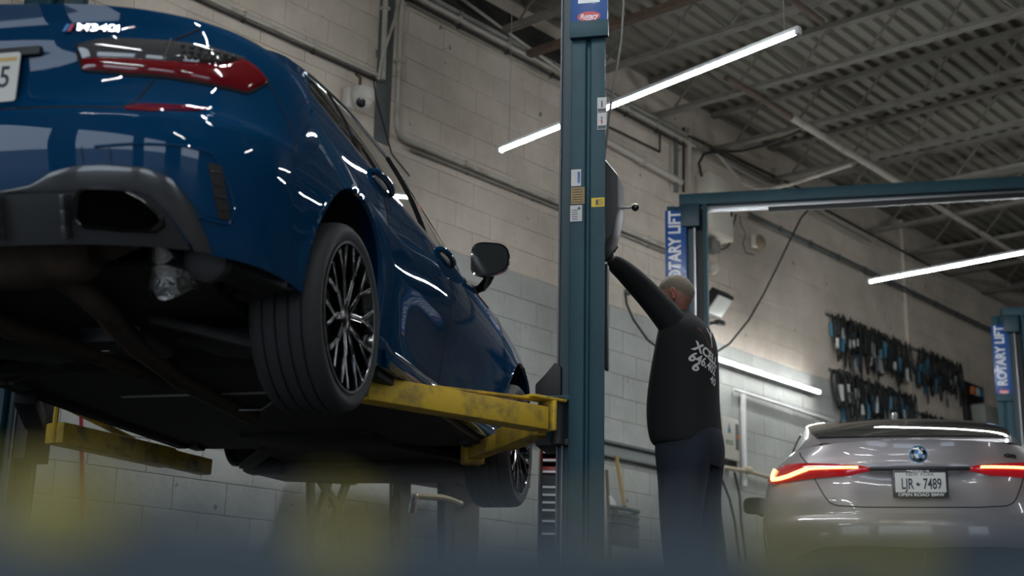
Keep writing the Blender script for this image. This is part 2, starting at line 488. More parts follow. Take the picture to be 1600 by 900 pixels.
# ================================================================ CAR BODY SURFACE (X forward, Y left, Z up, origin below the rear axle)
class Body:
    XF = 3.62
    def __init__(s, **k):
        s.__dict__.update(k)
    def xr(s, z): return interp(z, s.ZR, s.XR)
    def hw(s, z): return interp(z, s.ZW, s.WW)
    def an(s, z): return interp(z, s.ZA, s.AA), interp(z, s.ZA, s.NN)
    def side(s, x, h):
        """half width at station x and body height h (h on the 0.20..0.985 rear scale)"""
        w = s.hw(h)
        g = s.FL * (np.exp(-((x - 0.0) / 0.42)**2) + np.exp(-((x - s.WB) / 0.42)**2)) * np.exp(-((h - 0.60) / 0.20)**2)
        dr = -0.009 * np.exp(-((h - 0.42) / 0.13)**2) * np.exp(-((x - 1.45) / 0.62)**4)
        sh = s.SH * np.exp(-((x + 0.15) / 0.7)**2) * np.exp(-((h - 0.86) / 0.07)**2)
        fr = -0.035 * np.clip((x - 2.3) / 1.0, 0, 1)**2
        return w + g + dr + sh + fr
    def zt(s, x): return interp(x, s.XT, s.ZT)
    def zmap(s, x, h):
        k = np.clip((h - 0.55) / (0.985 - 0.55), 0, 1)
        return h + (s.zt(x) - 0.985) * k
    def rear(s, phi, h):
        """phi 0 = centre line, pi/2 = where the corner meets the side"""
        a, n = s.an(h); x0 = s.xr(h); xc = x0 + a; w = s.side(xc, h)
        sp = np.sin(phi); y = w * np.sign(sp) * abs(sp)**(2 / n); x = xc - a * abs(np.cos(phi))**(2 / n)
        x = x + s.rec(y, h)
        return np.array([x, -y, s.zmap(x, h)])
    def rec(s, y, h): return s.RD * np.exp(-(np.abs(y) / 0.36)**6) * np.exp(-((h - s.RZ) / 0.085)**4)
    def flank(s, x, h):
        a, n = s.an(h); xc = s.xr(h) + a
        if x < xc:
            t = max(0.0, 1 - ((xc - x) / a)**n); y = s.side(xc, h) * t**(1 / n)
        else: y = s.side(x, h)
        return np.array([x, -y, s.zmap(x, h)])
    def front(s, phi, h):
        a = 0.75; n = 2.6; xc = s.XF - a - 0.10 * (1 - abs(h - 0.45)); w = s.side(xc, h)
        y = w * np.cos(phi)**(2 / n); x = xc + a * np.sin(phi)**(2 / n)
        return np.array([x, -y, s.zmap(x, h)])
    def column(s, i, h, NR=34, NS=96, NF=18):
        if i < NR: return s.rear(math.pi / 2 * (i / NR)**0.9 if i else 0.0, h)
        a, n = s.an(h); xc = s.xr(h) + a; xf = s.XF - 0.75 - 0.10 * (1 - abs(h - 0.45))
        if i <= NR + NS: return s.flank(xc + (xf - xc) * (i - NR) / NS, h)
        return s.front(math.pi / 2 * (i - NR - NS) / NF, h)
BLUE = Body(WB=2.851, FL=0.012, SH=0.0, RD=0.022, RZ=0.765,
    ZR=[.20, .30, .40, .50, .57, .625, .65, .668, .69, .76, .83, .88, .93, .965, .985],
    XR=[-.93, -.985, -1.03, -1.06, -1.072, -1.073, -1.062, -1.035, -1.015, -1.0, -1.0, -1.0, -1.0, -1.012, -1.02],
    ZW=[.20, .30, .40, .50, .60, .70, .78, .85, .90, .95, .985],
    WW=[.845, .868, .882, .893, .902, .904, .899, .889, .878, .856, .812],
    ZA=[.20, .5, .65, .8, .985], AA=[.55, .58, .60, .62, .60], NN=[2.9, 2.9, 2.8, 2.6, 2.4],
    XT=[-1.1, -.5, 0, 1.0, 2.0, 2.5, 3.0, 3.4, 3.7], ZT=[1.022, 1.0, .972, .938, .915, .875, .81, .71, .62])

class Cabin:
    def __init__(s, body, **k):
        s.b = body; s.__dict__.update(k)
    def pt(s, x, k):
        """k 0..1 climbs the side glass from the belt to the roof rail, 1..2 runs across the roof to the centre line"""
        zt = s.b.zt(x) + 0.0; yb = interp(x, s.XB, s.YB); yr = interp(x, s.XB, s.YR); zc = interp(x, s.XC, s.ZC)
        zrail = zt + (zc - zt) * s.RF
        if k <= 1:
            return np.array([x, -(yb + (yr - yb) * k + s.BW * math.sin(math.pi * k) ), zt + (zrail - zt) * k])
        t = (k - 1) * math.pi / 2
        return np.array([x, -yr * math.cos(t) , zrail + (zc - zrail) * math.sin(t)])
CAB = Cabin(BLUE, RF=0.84, BW=0.018,
    XB=[-.70, -.3, 0, .8, 1.6, 2.0, 2.4, 2.75], YB=[.70, .765, .785, .80, .79, .775, .74, .70], YR=[.66, .615, .60, .585, .585, .62, .67, .69],
    XC=[-.70, -.3, 0, .3, .8, 1.2, 1.6, 2.0, 2.4, 2.75], ZC=[1.0, 1.20, 1.325, 1.39, 1.435, 1.432, 1.385, 1.25, 1.05, .86])

GREY = Body(WB=2.856, FL=0.012, SH=0.0, RD=0.030, RZ=0.75,
    ZR=[.20, .30, .40, .50, .57, .60, .625, .65, .70, .76, .82, .86, .93, .965, .985],
    XR=[-.95, -1.0, -1.05, -1.075, -1.078, -1.07, -1.045, -1.04, -1.03, -1.01, -1.0, -1.0, -.985, -.985, -.99],
    ZW=[.20, .30, .40, .50, .60, .70, .78, .85, .90, .95, .985],
    WW=[.86, .89, .91, .925, .937, .938, .928, .910, .884, .836, .780],
    ZA=[.20, .5, .65, .8, .985], AA=[.55, .58, .60, .62, .58], NN=[2.9, 2.9, 2.7, 2.5, 2.3],
    XT=[-1.1, -.5, 0, 1.0, 2.0, 2.5, 3.0, 3.4, 3.7], ZT=[1.115, 1.075, 1.01, .965, .93, .885, .82, .72, .63])
GCAB = Cabin(GREY, RF=0.86, BW=0.018,
    XB=[-.85, -.5, 0, .8, 1.6, 2.0, 2.4, 2.75], YB=[.57, .71, .79, .81, .80, .785, .74, .70], YR=[.57, .63, .64, .62, .585, .61, .67, .69],
    XC=[-.85, -.5, 0, .3, .8, 1.2, 1.6, 2.0, 2.4, 2.75], ZC=[1.11, 1.26, 1.405, 1.45, 1.47, 1.445, 1.39, 1.25, 1.05, .88])
# ================================================================ SHARED CAR BUILDERS
M_black = mat('black_plastic', (0.012, 0.012, 0.013), 0.45)
M_gloss = mat('gloss_black', (0.006, 0.006, 0.007), 0.12, coat=1.0)
M_glass = mat('dark_glass', (0.012, 0.016, 0.018), 0.03, coat=1.0, spec=0.8)
M_rubber = mat('tyre_rubber', (0.018, 0.019, 0.020), 0.75, bump=0.15, bscale=120)
M_under = mat('underbody', (0.014, 0.014, 0.014), 0.7, dirt=(0.03, 0.026, 0.022), dscale=6, damt=0.5)
M_machined = mat('machined_rim', (0.30, 0.31, 0.32), 0.22, metal=1.0)
M_darkmetal = mat('dark_metal', (0.08, 0.08, 0.085), 0.45, metal=0.8)
M_rust = mat('rusty_exhaust', (0.075, 0.05, 0.036), 0.6, metal=0.4, dirt=(0.03, 0.025, 0.02), dscale=9, damt=0.6)
M_shield = mat('heat_shield', (0.55, 0.54, 0.52), 0.38, metal=1.0, bump=0.9, bscale=70)
M_alu = mat('aluminium', (0.45, 0.45, 0.45), 0.4, metal=1.0)
M_seam = mat('seam_black', (0.004, 0.004, 0.005), 0.8)
M_redlens = mat('red_lens', (0.15, 0.003, 0.008), 0.08, coat=1.0)
M_clearlens = mat('smoked_lens', (0.055, 0.055, 0.058), 0.06, coat=1.0, spec=0.8)
M_white = mat('white_paint', (0.75, 0.75, 0.73), 0.45)
M_chrome = mat('chrome', (0.7, 0.7, 0.7), 0.12, metal=1.0)

M_spoke = mat('spoke_black', (0.0025, 0.0025, 0.0027), 0.16, spec=0.25)
NR, NS, NF = 34, 96, 18
def surf_n(fn, a, b, ea=0.004, eb=0.004, sgn=1):
    p = fn(a, b); da = fn(a + ea, b) - fn(a - ea, b); db = fn(a, b + eb) - fn(a, b - eb)
    n = vnorm(np.cross(da, db)) * sgn
    return p, n
def poly_at(pl, t):
    pl = np.asarray(pl, float); d = np.r_[0, np.cumsum(np.hypot(*np.diff(pl, axis=0).T * np.array([[1.0], [1.0]])))]
    d /= d[-1]
    return np.array([np.interp(t, d, pl[:, 0]), np.interp(t, d, pl[:, 1])])
def patch(fn, top, bot, off, nu=28, nv=8, sgn=1, dome=0.0, mirror=False):
    """skin between two lines drawn on a surface fn(a, b), lifted by off, as a thin closed slab"""
    m = MB(); P = []; Q = []
    for j in range(nv + 1):
        v = j / nv; row = []; row2 = []
        for i in range(nu + 1):
            t = i / nu; q = poly_at(top, t) * (1 - v) + poly_at(bot, t) * v
            p, n = surf_n(fn, q[0], q[1], sgn=sgn)
            k = off + dome * math.sin(math.pi * v) ** 0.5 * math.sin(math.pi * min(max(t, 0.0), 1)) ** 0.25 if dome else off
            p1 = p + n * k; p2 = p - n * 0.01
            if mirror: p1 = p1 * [1, -1, 1]; p2 = p2 * [1, -1, 1]
            row.append(p1); row2.append(p2)
        P.append(row); Q.append(row2)
    m.grid(P); m.grid(Q, flip=True)
    b1 = len(P[0]); tot = (nv + 1) * (nu + 1)
    ring = [i for i in range(b1)] + [j * b1 + nu for j in range(1, nv + 1)] + [nv * b1 + i for i in range(nu - 1, -1, -1)] + [j * b1 for j in range(nv - 1, 0, -1)]
    for a, b in zip(ring, ring[1:] + ring[:1]): m.f.append((a, b, tot + b, tot + a))
    return m
def seam_line(fn, pl, r, off=0.0, n=40, sgn=1, mirror=False, dense=True):
    pts = []
    for i in range(n + 1):
        q = poly_at(pl, i / n); p, nn = surf_n(fn, q[0], q[1], sgn=sgn)
        p = p + nn * off
        if mirror: p = p * [1, -1, 1]
        pts.append(p)
    return MB().tube(pts, r, 6)

def body_shell(B, root, paint, arches, hs, names):
    """outer skin split into named panels; arches = [(x, z, r)]"""
    ncol = NR + NS + NF + 1
    for sd in (1, -1):
        P = np.array([[B.column(i, h, NR, NS, NF) for i in range(ncol)] for h in hs])
        G = np.zeros(P.shape[:2], int) - 1
        inside = np.zeros(P.shape[:2], bool); moved = P.copy()
        for (ax, az, ar) in arches:
            r = np.hypot(P[..., 0] - ax, P[..., 2] - az)
            ins = (r < ar) & (np.arange(ncol)[None, :] > 6) & (np.arange(ncol)[None, :] < ncol - 4)
            inside |= ins
            s = np.where(ins, ar / np.maximum(r, 1e-6), 1)
            moved[..., 0] = np.where(ins, ax + (P[..., 0] - ax) * s, moved[..., 0])
            moved[..., 2] = np.where(ins, az + (P[..., 2] - az) * s, moved[..., 2])
        buckets = {}
        for r in range(len(hs) - 1):
            for cc in range(ncol - 1):
                q = [(r, cc), (r, cc + 1), (r + 1, cc + 1), (r + 1, cc)]
                if sum(inside[k] for k in q) >= 4: continue
                if hs[r] < (.245 if P[r, cc, 0] > -.80 else .262) and P[r, cc, 0] < ARCH_CUT: continue
                cen = P[r:r + 2, cc:cc + 2].reshape(-1, 3).mean(0)
                buckets.setdefault(names(cc, cen, 0.5 * (hs[r] + hs[r + 1])), []).append(q)
        for nm, qs in buckets.items():
            idx = {}; m = MB()
            for q in qs:
                f = []
                for k in q:
                    if k not in idx:
                        idx[k] = len(m.v); p = moved[k] * [1, sd, 1]; m.v.append(tuple(p))
                    f.append(idx[k])
                m.f.append(tuple(f))
            # wheel arch lip
            key = (nm, sd)
            SHELLS.setdefault((root.name, nm), []).append(m)
def flush_shell(root, paint):
    for (rn, nm), ms in list(SHELLS.items()):
        if rn != root.name: continue
        if nm in ('bumper', 'trunk_lid', 'body', 'front_bumper'):
            m = MB()
            for k in ms: m.add(k.v, k.f)
            o = m.build(nm, paint, root, smooth=True, weld=True, angle=math.radians(60))
        else:
            for k in ms: k.build(nm, paint, root, smooth=True, weld=True, angle=math.radians(60))
        del SHELLS[(rn, nm)]
SHELLS = {}
ARCH_CUT = -.25
def arch_lip(B, root, ax, az, ar, z0, paint):
    for sd in (1, -1):
        P = [[], [], []]
        for k in range(41):
            t = math.radians(-25 + 230 * k / 40)
            x = ax + ar * math.cos(t); z = az + ar * math.sin(t)
            if z < z0 + 0.06: continue
            h = z
            for _ in range(3): h = h + (z - B.zmap(x, h))
            p = B.flank(x, float(np.clip(h, .2, .985)))
            y = p[1]
            P[0].append(np.array([x, sd * (y - 0.001), z])); P[1].append(np.array([x - (x - ax) * 0.02, sd * (y + 0.012), z - (z - az) * 0.02])); P[2].append(np.array([x + (x - ax) * 0.06, sd * (y + 0.07), z + (z - az) * 0.06]))
        MB().grid(P).build('arch_lip', paint, root, smooth=True)
        w = MB(); rows = []
        for yy in (0.05, 0.36):
            rows.append([np.array([ax + (ar + 0.03) * math.cos(math.radians(-12 + 204 * k / 24)), sd * (-0.905 + yy), az + (ar + 0.03) * math.sin(math.radians(-12 + 204 * k / 24))]) for k in range(25)])
        w.grid(rows)
        cen = np.array([ax, sd * (-0.905 + 0.36), az])
        k0 = len(w.v); w.v.append(tuple(cen)); w.f += [(25 + i, 26 + i, k0) for i in range(24)]
        w.build('wheel_housing', M_under, root)

def wheel(root, x, sd, z, R=0.331, wd=0.245, rimr=0.247, face=0.885, style='y', mach=M_machined):
    """sd -1 = right side; face = |y| of the outer rim edge"""
    out = np.array([0, sd, 0.0]); c = np.array([x, sd * face, z])
    hw = wd
    t = MB()
    prof = [(-0.012, rimr - 0.004), (-0.004, rimr + 0.012), (0.004, rimr + 0.035), (0.002, R - 0.022), (-0.012, R - 0.006), (-0.03, R)]
    g0 = -0.03
    for k in range(4):
        a = -0.055 - k * (hw - 0.09) / 3.4
        prof += [(a + 0.004, R + 0.0015), (a + 0.003, R - 0.008), (a - 0.003, R - 0.008), (a - 0.004, R + 0.0015)]
    prof += [(-hw + 0.03, R), (-hw + 0.012, R - 0.006), (-hw - 0.002, R - 0.022), (-hw - 0.004, rimr + 0.035), (-hw + 0.012, rimr)]
    t.lathe(prof, c, out, 64, caps=False)
    wo = t.build('wheel', M_rubber, root, smooth=True, angle=math.radians(35))
    rm = MB()
    rm.lathe([(-0.004, rimr + 0.006), (0.0, rimr + 0.002), (-0.002, rimr - 0.006), (-0.016, rimr - 0.012), (-0.05, rimr - 0.024), (-hw + 0.03, rimr - 0.03), (-hw + 0.01, rimr)], c, out, 64, caps=False)
    rm.build('rim', M_gloss, wo, smooth=True)
    MB().lathe([(-0.001, rimr + 0.0045), (0.0015, rimr + 0.002), (0.0005, rimr - 0.003), (-0.003, rimr - 0.004)], c, out, 64, caps=False).build('rim_edge', M_darkmetal, wo, smooth=True)
    ca = np.array([1.0, 0, 0]); cb = np.array([0, 0, 1.0])
    def rp(r, a, d): return c + out * d + r * (ca * math.cos(a) + cb * math.sin(a))
    for k in range(10):
        a0 = 2 * math.pi * (k + 0.3) / 10
        tw = math.radians(9) * (1 if k % 2 else -1)
        s = MB(); e = MB()
        A = rp(0.045, a0 - tw * 0.8, -0.034); Bp = rp(0.135, a0 + tw * 0.1, -0.022); C1 = rp(rimr - 0.010, a0 + math.radians(9), -0.008); C2 = rp(rimr - 0.010, a0 - math.radians(9), -0.008)
        s.bar(A, Bp, 0.022, 0.034, out, 0.017, 0.030)
        for Cx in (C1, C2): s.bar(Bp, Cx, 0.015, 0.030, out, 0.017, 0.022)
        so_ = s.build('spoke', M_spoke, wo, bevel=0.002)
        for Cx in (C1, C2):
            dd = vnorm(Cx - Bp); sidev = np.cross(dd, out)
            e.tube([Bp + out * 0.0155 + sidev * 0.006 * (1 if Cx is C1 else -1), Cx + out * 0.0115 + sidev * 0.007 * (1 if Cx is C1 else -1)], 0.0014, 5)
        dd = vnorm(Bp - A); sidev = np.cross(dd, out)
        for q in (1, -1): e.tube([A + out * 0.0175 + sidev * 0.0115 * q, Bp + out * 0.0155 + sidev * 0.009 * q], 0.0014, 5)
        e.build('machined_edge', mach, wo)  # silver strips stand for machined edges and the bright reflections on them
    MB().lathe([(-0.05, 0.075), (-0.03, 0.07), (-0.018, 0.045), (-0.016, 0.0)], c, out, 24).build('hub_cap', M_spoke, wo, smooth=True)
    MB().lathe([(-0.075, 0.165), (-0.06, 0.165), (-0.06, 0.06), (-0.058, 0.0)], c, out, 40).build('brake_disc', M_darkmetal, wo)
    return wo
def cabin_shell(C, root, paint, x0, x1, nx=60):
    m = MB(); P = []
    for i in range(nx + 1):
        x = x0 + (x1 - x0) * i / nx
        ks = [k / 10 for k in range(0, 10)] + [1 + k / 10 for k in range(0, 11)]
        row = [C.pt(x, k) for k in ks]
        P.append(row + [p * [1, -1, 1] for p in row[-2::-1]])
    m.grid(P)
    return m.build('roof', paint, root, smooth=True, angle=math.radians(50))
def deck_cap(B, root, paint, nm='deck'):
    m = MB(); cols = [B.column(i, .985, NR, NS, NF) for i in range(NR + NS + NF + 1)]
    P = []
    for k in range(9):
        t = k / 8; row = []
        for p in cols:
            row.append(np.array([p[0] + 0.0, p[1] * (1 - t), p[2] + 0.012 * math.sin(t * math.pi / 2)]))
        P.append(row)
    m.grid(P)
    m2 = MB(); m2.add(m.v, m.f); m2.add([(v[0], -v[1], v[2]) for v in m.v], m.f)
    return m2.build(nm, paint, root, smooth=True, weld=True)
# ================================================================ BLUE SEDAN ON THE LIFT
M_blue = mat('metallic_blue_paint', (0.0010, 0.037, 0.102), 0.5, metal=0.0, spec=0.0, coat=1.0, coat_rough=0.02)
yaw = math.radians(12.87)
CF = np.array([math.sin(yaw), math.cos(yaw), 0.0]); CL = np.array([-math.cos(yaw), math.sin(yaw), 0.0]); UP = np.array([0, 0, 1.0])
CT = np.array([-1.445, 4.858, 0.605])
def carw(x, y, z): return CT + CF * x + CL * y + UP * z
blue = thing('sedan', 'metallic blue sedan raised on the yellow lift arms, seen from low behind', 'car', matrix=basis(CT, CF, CL, UP))
B = BLUE
HS = sorted(set([round(float(h), 4) for h in np.linspace(.20, .985, 40)] + [.625, .638, .65, .66, .668, .68]))
ARCH = [(0.01, .355, .365), (2.851, .345, .36)]
def blue_names(cc, p, h):
    x = p[0]
    if x < -0.36 and h < .655: return 'bumper'
    if cc < 17 and h >= .655: return 'trunk_lid'
    if x > 2.9 and h < .60: return 'front_bumper'
    if 0.32 < x < 1.30 and h > .27: return 'rear_door'
    if 1.30 <= x < 2.36 and h > .27: return 'front_door'
    return 'body'
body_shell(B, blue, M_blue, ARCH, HS, blue_names); flush_shell(blue, M_blue)
for a in ARCH: arch_lip(B, blue, *a, .2, M_blue)
deck_cap(B, blue, M_blue)
cabin_shell(CAB, blue, M_blue, -.70, 2.75)
# --- glass
wt = [(.14, .90), (.5, .93), (1.2, .94), (1.7, .93), (2.02, .88), (2.30, .55)]; wb = [(-.14, .12), (.3, .05), (1.2, .05), (2.0, .05), (2.36, .10)]
for mir in (False, True):
    g = patch(CAB.pt, wt, wb, 0.004, 40, 8, sgn=1, mirror=mir).build('side_window', M_glass, blue, smooth=True)
    tp = wt[::1]
    seam_line(CAB.pt, wt, 0.009, 0.004, 60, mirror=mir).build('window_trim', M_chrome, g, smooth=True)  # black trim turned chrome and thicker to stand for its highlight
    seam_line(CAB.pt, wb, 0.006, 0.004, 60, mirror=mir).build('window_trim', M_gloss, g, smooth=True)
    seam_line(CAB.pt, [(1.26, .05), (1.22, .93)], 0.014, 0.002, 12, mirror=mir).build('door_pillar', M_gloss, g)
    seam_line(CAB.pt, [(.34, .06), (.40, .92)], 0.008, 0.002, 12, mirror=mir).build('window_divider', M_gloss, g)
rw = MB().grid([[CAB.pt(x, k) + [-0.004, 0, 0.004] for k in np.linspace(1.12, 2, 14)] for x in np.linspace(-.62, .10, 14)])
rw2 = MB(); rw2.add(rw.v, rw.f); rw2.add([(v[0], -v[1], v[2]) for v in rw.v], rw.f); rw2.build('rear_window', M_glass, blue, smooth=True, weld=True)
ws = MB().grid([[CAB.pt(x, k) + [0.004, 0, 0.004] for k in np.linspace(1.1, 2, 14)] for x in np.linspace(1.72, 2.55, 14)])
ws2 = MB(); ws2.add(ws.v, ws.f); ws2.add([(v[0], -v[1], v[2]) for v in ws.v], ws.f); ws2.build('windscreen', M_glass, blue, smooth=True, weld=True)
def BR_(phi, h):
    return B.rear(phi, h if h < .55 else .55 + (h - .55) * .9216)
# --- rear lamps
LT = [(.300, .893), (.383, .912), (.515, .918), (.686, .924), (.832, .929), (.964, .924), (1.043, .926)]
LD = [(.318, .842), (.462, .842), (.607, .845), (.766, .855), (.90, .872), (1.016, .912)]
LB = [(.314, .808), (.488, .796), (.594, .799), (.752, .796), (.898, .796), (1.03, .800), (1.165, .866)]
LD2 = [(.312, .846), (.462, .846), (.607, .849), (.766, .859), (.90, .876), (1.03, .918), (1.10, .905), (1.165, .870)]
M_lampback = mat('lamp_reflector', (0.16, 0.155, 0.145), 0.25, metal=0.6, var=0.5, vscale=30)
for mir in (False, True):
    lm = patch(BR_, LT, LD, 0.004, 40, 6, sgn=1, dome=0.008, mirror=mir).build('tail_lamp', M_clearlens, blue, smooth=True)
    patch(BR_, LD2, LB, 0.006, 40, 8, sgn=1, dome=0.010, mirror=mir).build('red_light_bar', M_redlens, lm, smooth=True)
    seam_line(BR_, [(.302, .893), (.300, .85), (.312, .806), (.488, .792), (.594, .795), (.752, .792), (.898, .792), (1.03, .796), (1.168, .866)], 0.006, 0.0, 60, sgn=1, mirror=mir).build('lamp_gasket', M_seam, lm)
    for r0, r1 in (((.70, .905), (.98, .905)), ((.70, .885), (.95, .892)), ((.70, .866), (.90, .878))):
        for k in range(7):
            q = np.array(r0) + (np.array(r1) - np.array(r0)) * (k + .5) / 7
            p, n = surf_n(BR_, q[0], q[1], sgn=1); p = p + n * 0.0155
            if mir: p = p * [1, -1, 1]
            MB().ball(p, 0.0085, 8, (1, 1, .8)).build('reflector_cell', M_lampback, lm, smooth=True)
    seam_line(BR_, [(.672, .925), (.634, .858), (.632, .842)], 0.004, 0.012, 14, sgn=1, mirror=mir).build('lamp_joint', M_chrome, lm)
    rf = patch(BR_, [(.505, .655), (.528, .684), (.673, .694), (.845, .705)], [(.505, .648), (.62, .648), (.77, .674), (.845, .700)], 0.004, 24, 4, sgn=1, mirror=mir).build('bumper_reflector', M_redlens, blue, smooth=True)
    seam_line(BR_, [(.83, .985), (.79, .972), (.70, .936), (.634, .857), (.594, .797), (.541, .733), (.500, .684), (.488, .655)], 0.0035, -0.0005, 60, sgn=1, mirror=mir).build('trunk_seam', M_seam, blue)
    seam_line(BR_, [(1.165, .866), (1.26, .80), (1.40, .70), (1.50, .63)], 0.0022, -0.0005, 30, sgn=1, mirror=mir).build('bumper_seam', M_seam, blue)
seam_line(BR_, [(.0001, .655), (.25, .655), (.488, .655)], 0.004, -0.001, 40, sgn=1).build('trunk_seam', M_seam, blue)
seam_line(BR_, [(.0001, .655), (.25, .655), (.488, .655)], 0.004, -0.001, 40, sgn=1, mirror=True).build('trunk_seam', M_seam, blue)
# doors shut lines and handles
def fl(x, h): return B.flank(x, h)
for mir in (False, True):
    for nm, pl in (('door_seam', [(.30, .93), (.36, .80), (.40, .66), (.47, .50), (.52, .38), (.52, .27)]), ('door_seam', [(1.30, .94), (1.32, .6), (1.30, .27)]), ('door_seam', [(2.36, .94), (2.40, .6), (2.36, .27)]), ('sill_seam', [(.52, .27), (1.4, .265), (2.36, .27)])):
        seam_line(fl, pl, 0.0025, -0.0005, 40, mirror=mir).build(nm, M_seam, blue)
    for x0 in (.22, 1.16):
        pts = []
        for i in range(11):
            t = i / 10; p, n = surf_n(fl, x0 + .24 * t, .905 - 0.012 * t)
            p = p + n * (0.004 + 0.022 * math.sin(math.pi * t) ** 0.6)
            if mir: p = p * [1, -1, 1]
            pts.append(p)
        h = MB().tube(pts, [0.009] + [0.014] * 9 + [0.009], 10).build('door_handle', M_blue, blue, smooth=True)
        cup = patch(fl, [(x0 + .03, .925), (x0 + .20, .915)], [(x0 + .03, .88), (x0 + .20, .872)], 0.0015, 10, 4, mirror=mir).build('handle_recess', M_seam, h)
    # sill blade
    patch(fl, [(.50, .262), (1.4, .255), (2.4, .262)], [(.56, .205), (1.4, .205), (2.4, .205)], 0.018, 40, 4, mirror=mir, dome=0.01).build('side_skirt', M_blue, blue, smooth=True)
# --- badge, plate, roundel
def rear_frame(y, h, off):
    lo, hi = 0.0, 1.3
    for _ in range(40):
        md = (lo + hi) / 2
        if -BR_(md, h)[1] < y: lo = md
        else: hi = md
    p, n = surf_n(BR_, (lo + hi) / 2, h, sgn=1)
    xx = vnorm(BR_(lo + 0.02, h) - BR_(max(lo - 0.02, 0), h)); yy = np.cross(n, xx)
    return p + n * off, xx, yy, n
M_badge = mat('badge_silver', (0.75, 0.74, 0.72), 0.22, metal=0.9)
def local_text(nm, body, size, m, fr, parent, **k):
    root_inv = blue
    mtx = basis(*fr)
    cu = text_mesh(nm, body, size, m, mtx, None, **k)
    cu.parent = parent
    return cu
p, xx, yy, nn = rear_frame(.400, .943, 0.008)
bd = local_text('model_badge', 'M340i', 0.034, M_badge, (p, xx, yy, nn), blue, extrude=0.004, offset=0.0012, xs=1.55, shear=0.0)
for k, col in enumerate(((0.02, 0.25, 0.6), (0.03, 0.05, 0.25), (0.6, 0.02, 0.03))):
    p, xx, yy, nn = rear_frame(.312 - 0.008 + k * 0.008, .943, 0.008)
    MB().prism([(-.010, -.012), (-.002, -.012), (.008, .012), (0, .012)], p, xx, yy, nn, 0.004).build('badge_stripe', mat('stripe_%d' % k, col, 0.3, coat=1), bd)
PLX = -1.004
pl = MB().prism([(-.158, -.074), (-.152, -.08), (.152, -.08), (.158, -.074), (.158, .074), (.152, .08), (-.152, .08), (-.158, .074)], (PLX, -.014, .785), (0, -1, 0), (0, 0, 1), (-1, 0, 0), 0.004)
plo = pl.build('licence_plate', mat('plate_white', (0.62, 0.60, 0.55), 0.4, coat=0.4), blue)
M_ink = mat('plate_ink', (0.015, 0.022, 0.045), 0.5)
def plate_frame(y, z): return ((PLX - 0.0045, -y, z), (0, -1, 0), (0, 0, 1), (-1, 0, 0))
t = text_mesh('plate_number', '35', 0.098, M_ink, basis(*plate_frame(.108, .782)), None, extrude=0.0008, offset=0.001, xs=0.82); t.parent = plo
pb = MB().prism([(-.148, .052), (.148, .052), (.148, .064), (-.148, .064)], (PLX - 0.0043, -.014, .785), (0, -1, 0), (0, 0, 1), (-1, 0, 0), 0.0006).build('plate_band', mat('plate_gold', (0.55, 0.36, 0.12), 0.5), plo)
MB().lathe([(0, .042), (.006, .042), (.008, .036), (.008, 0)], (PLX - 0.004, 0, .925), (-1, 0, 0), 32).build('roundel', M_gloss, blue, smooth=True)
MB().box((-0.985, 0, .872), (.03, .46, .03)).build('plate_lamp_housing', M_black, blue, bevel=0.006)
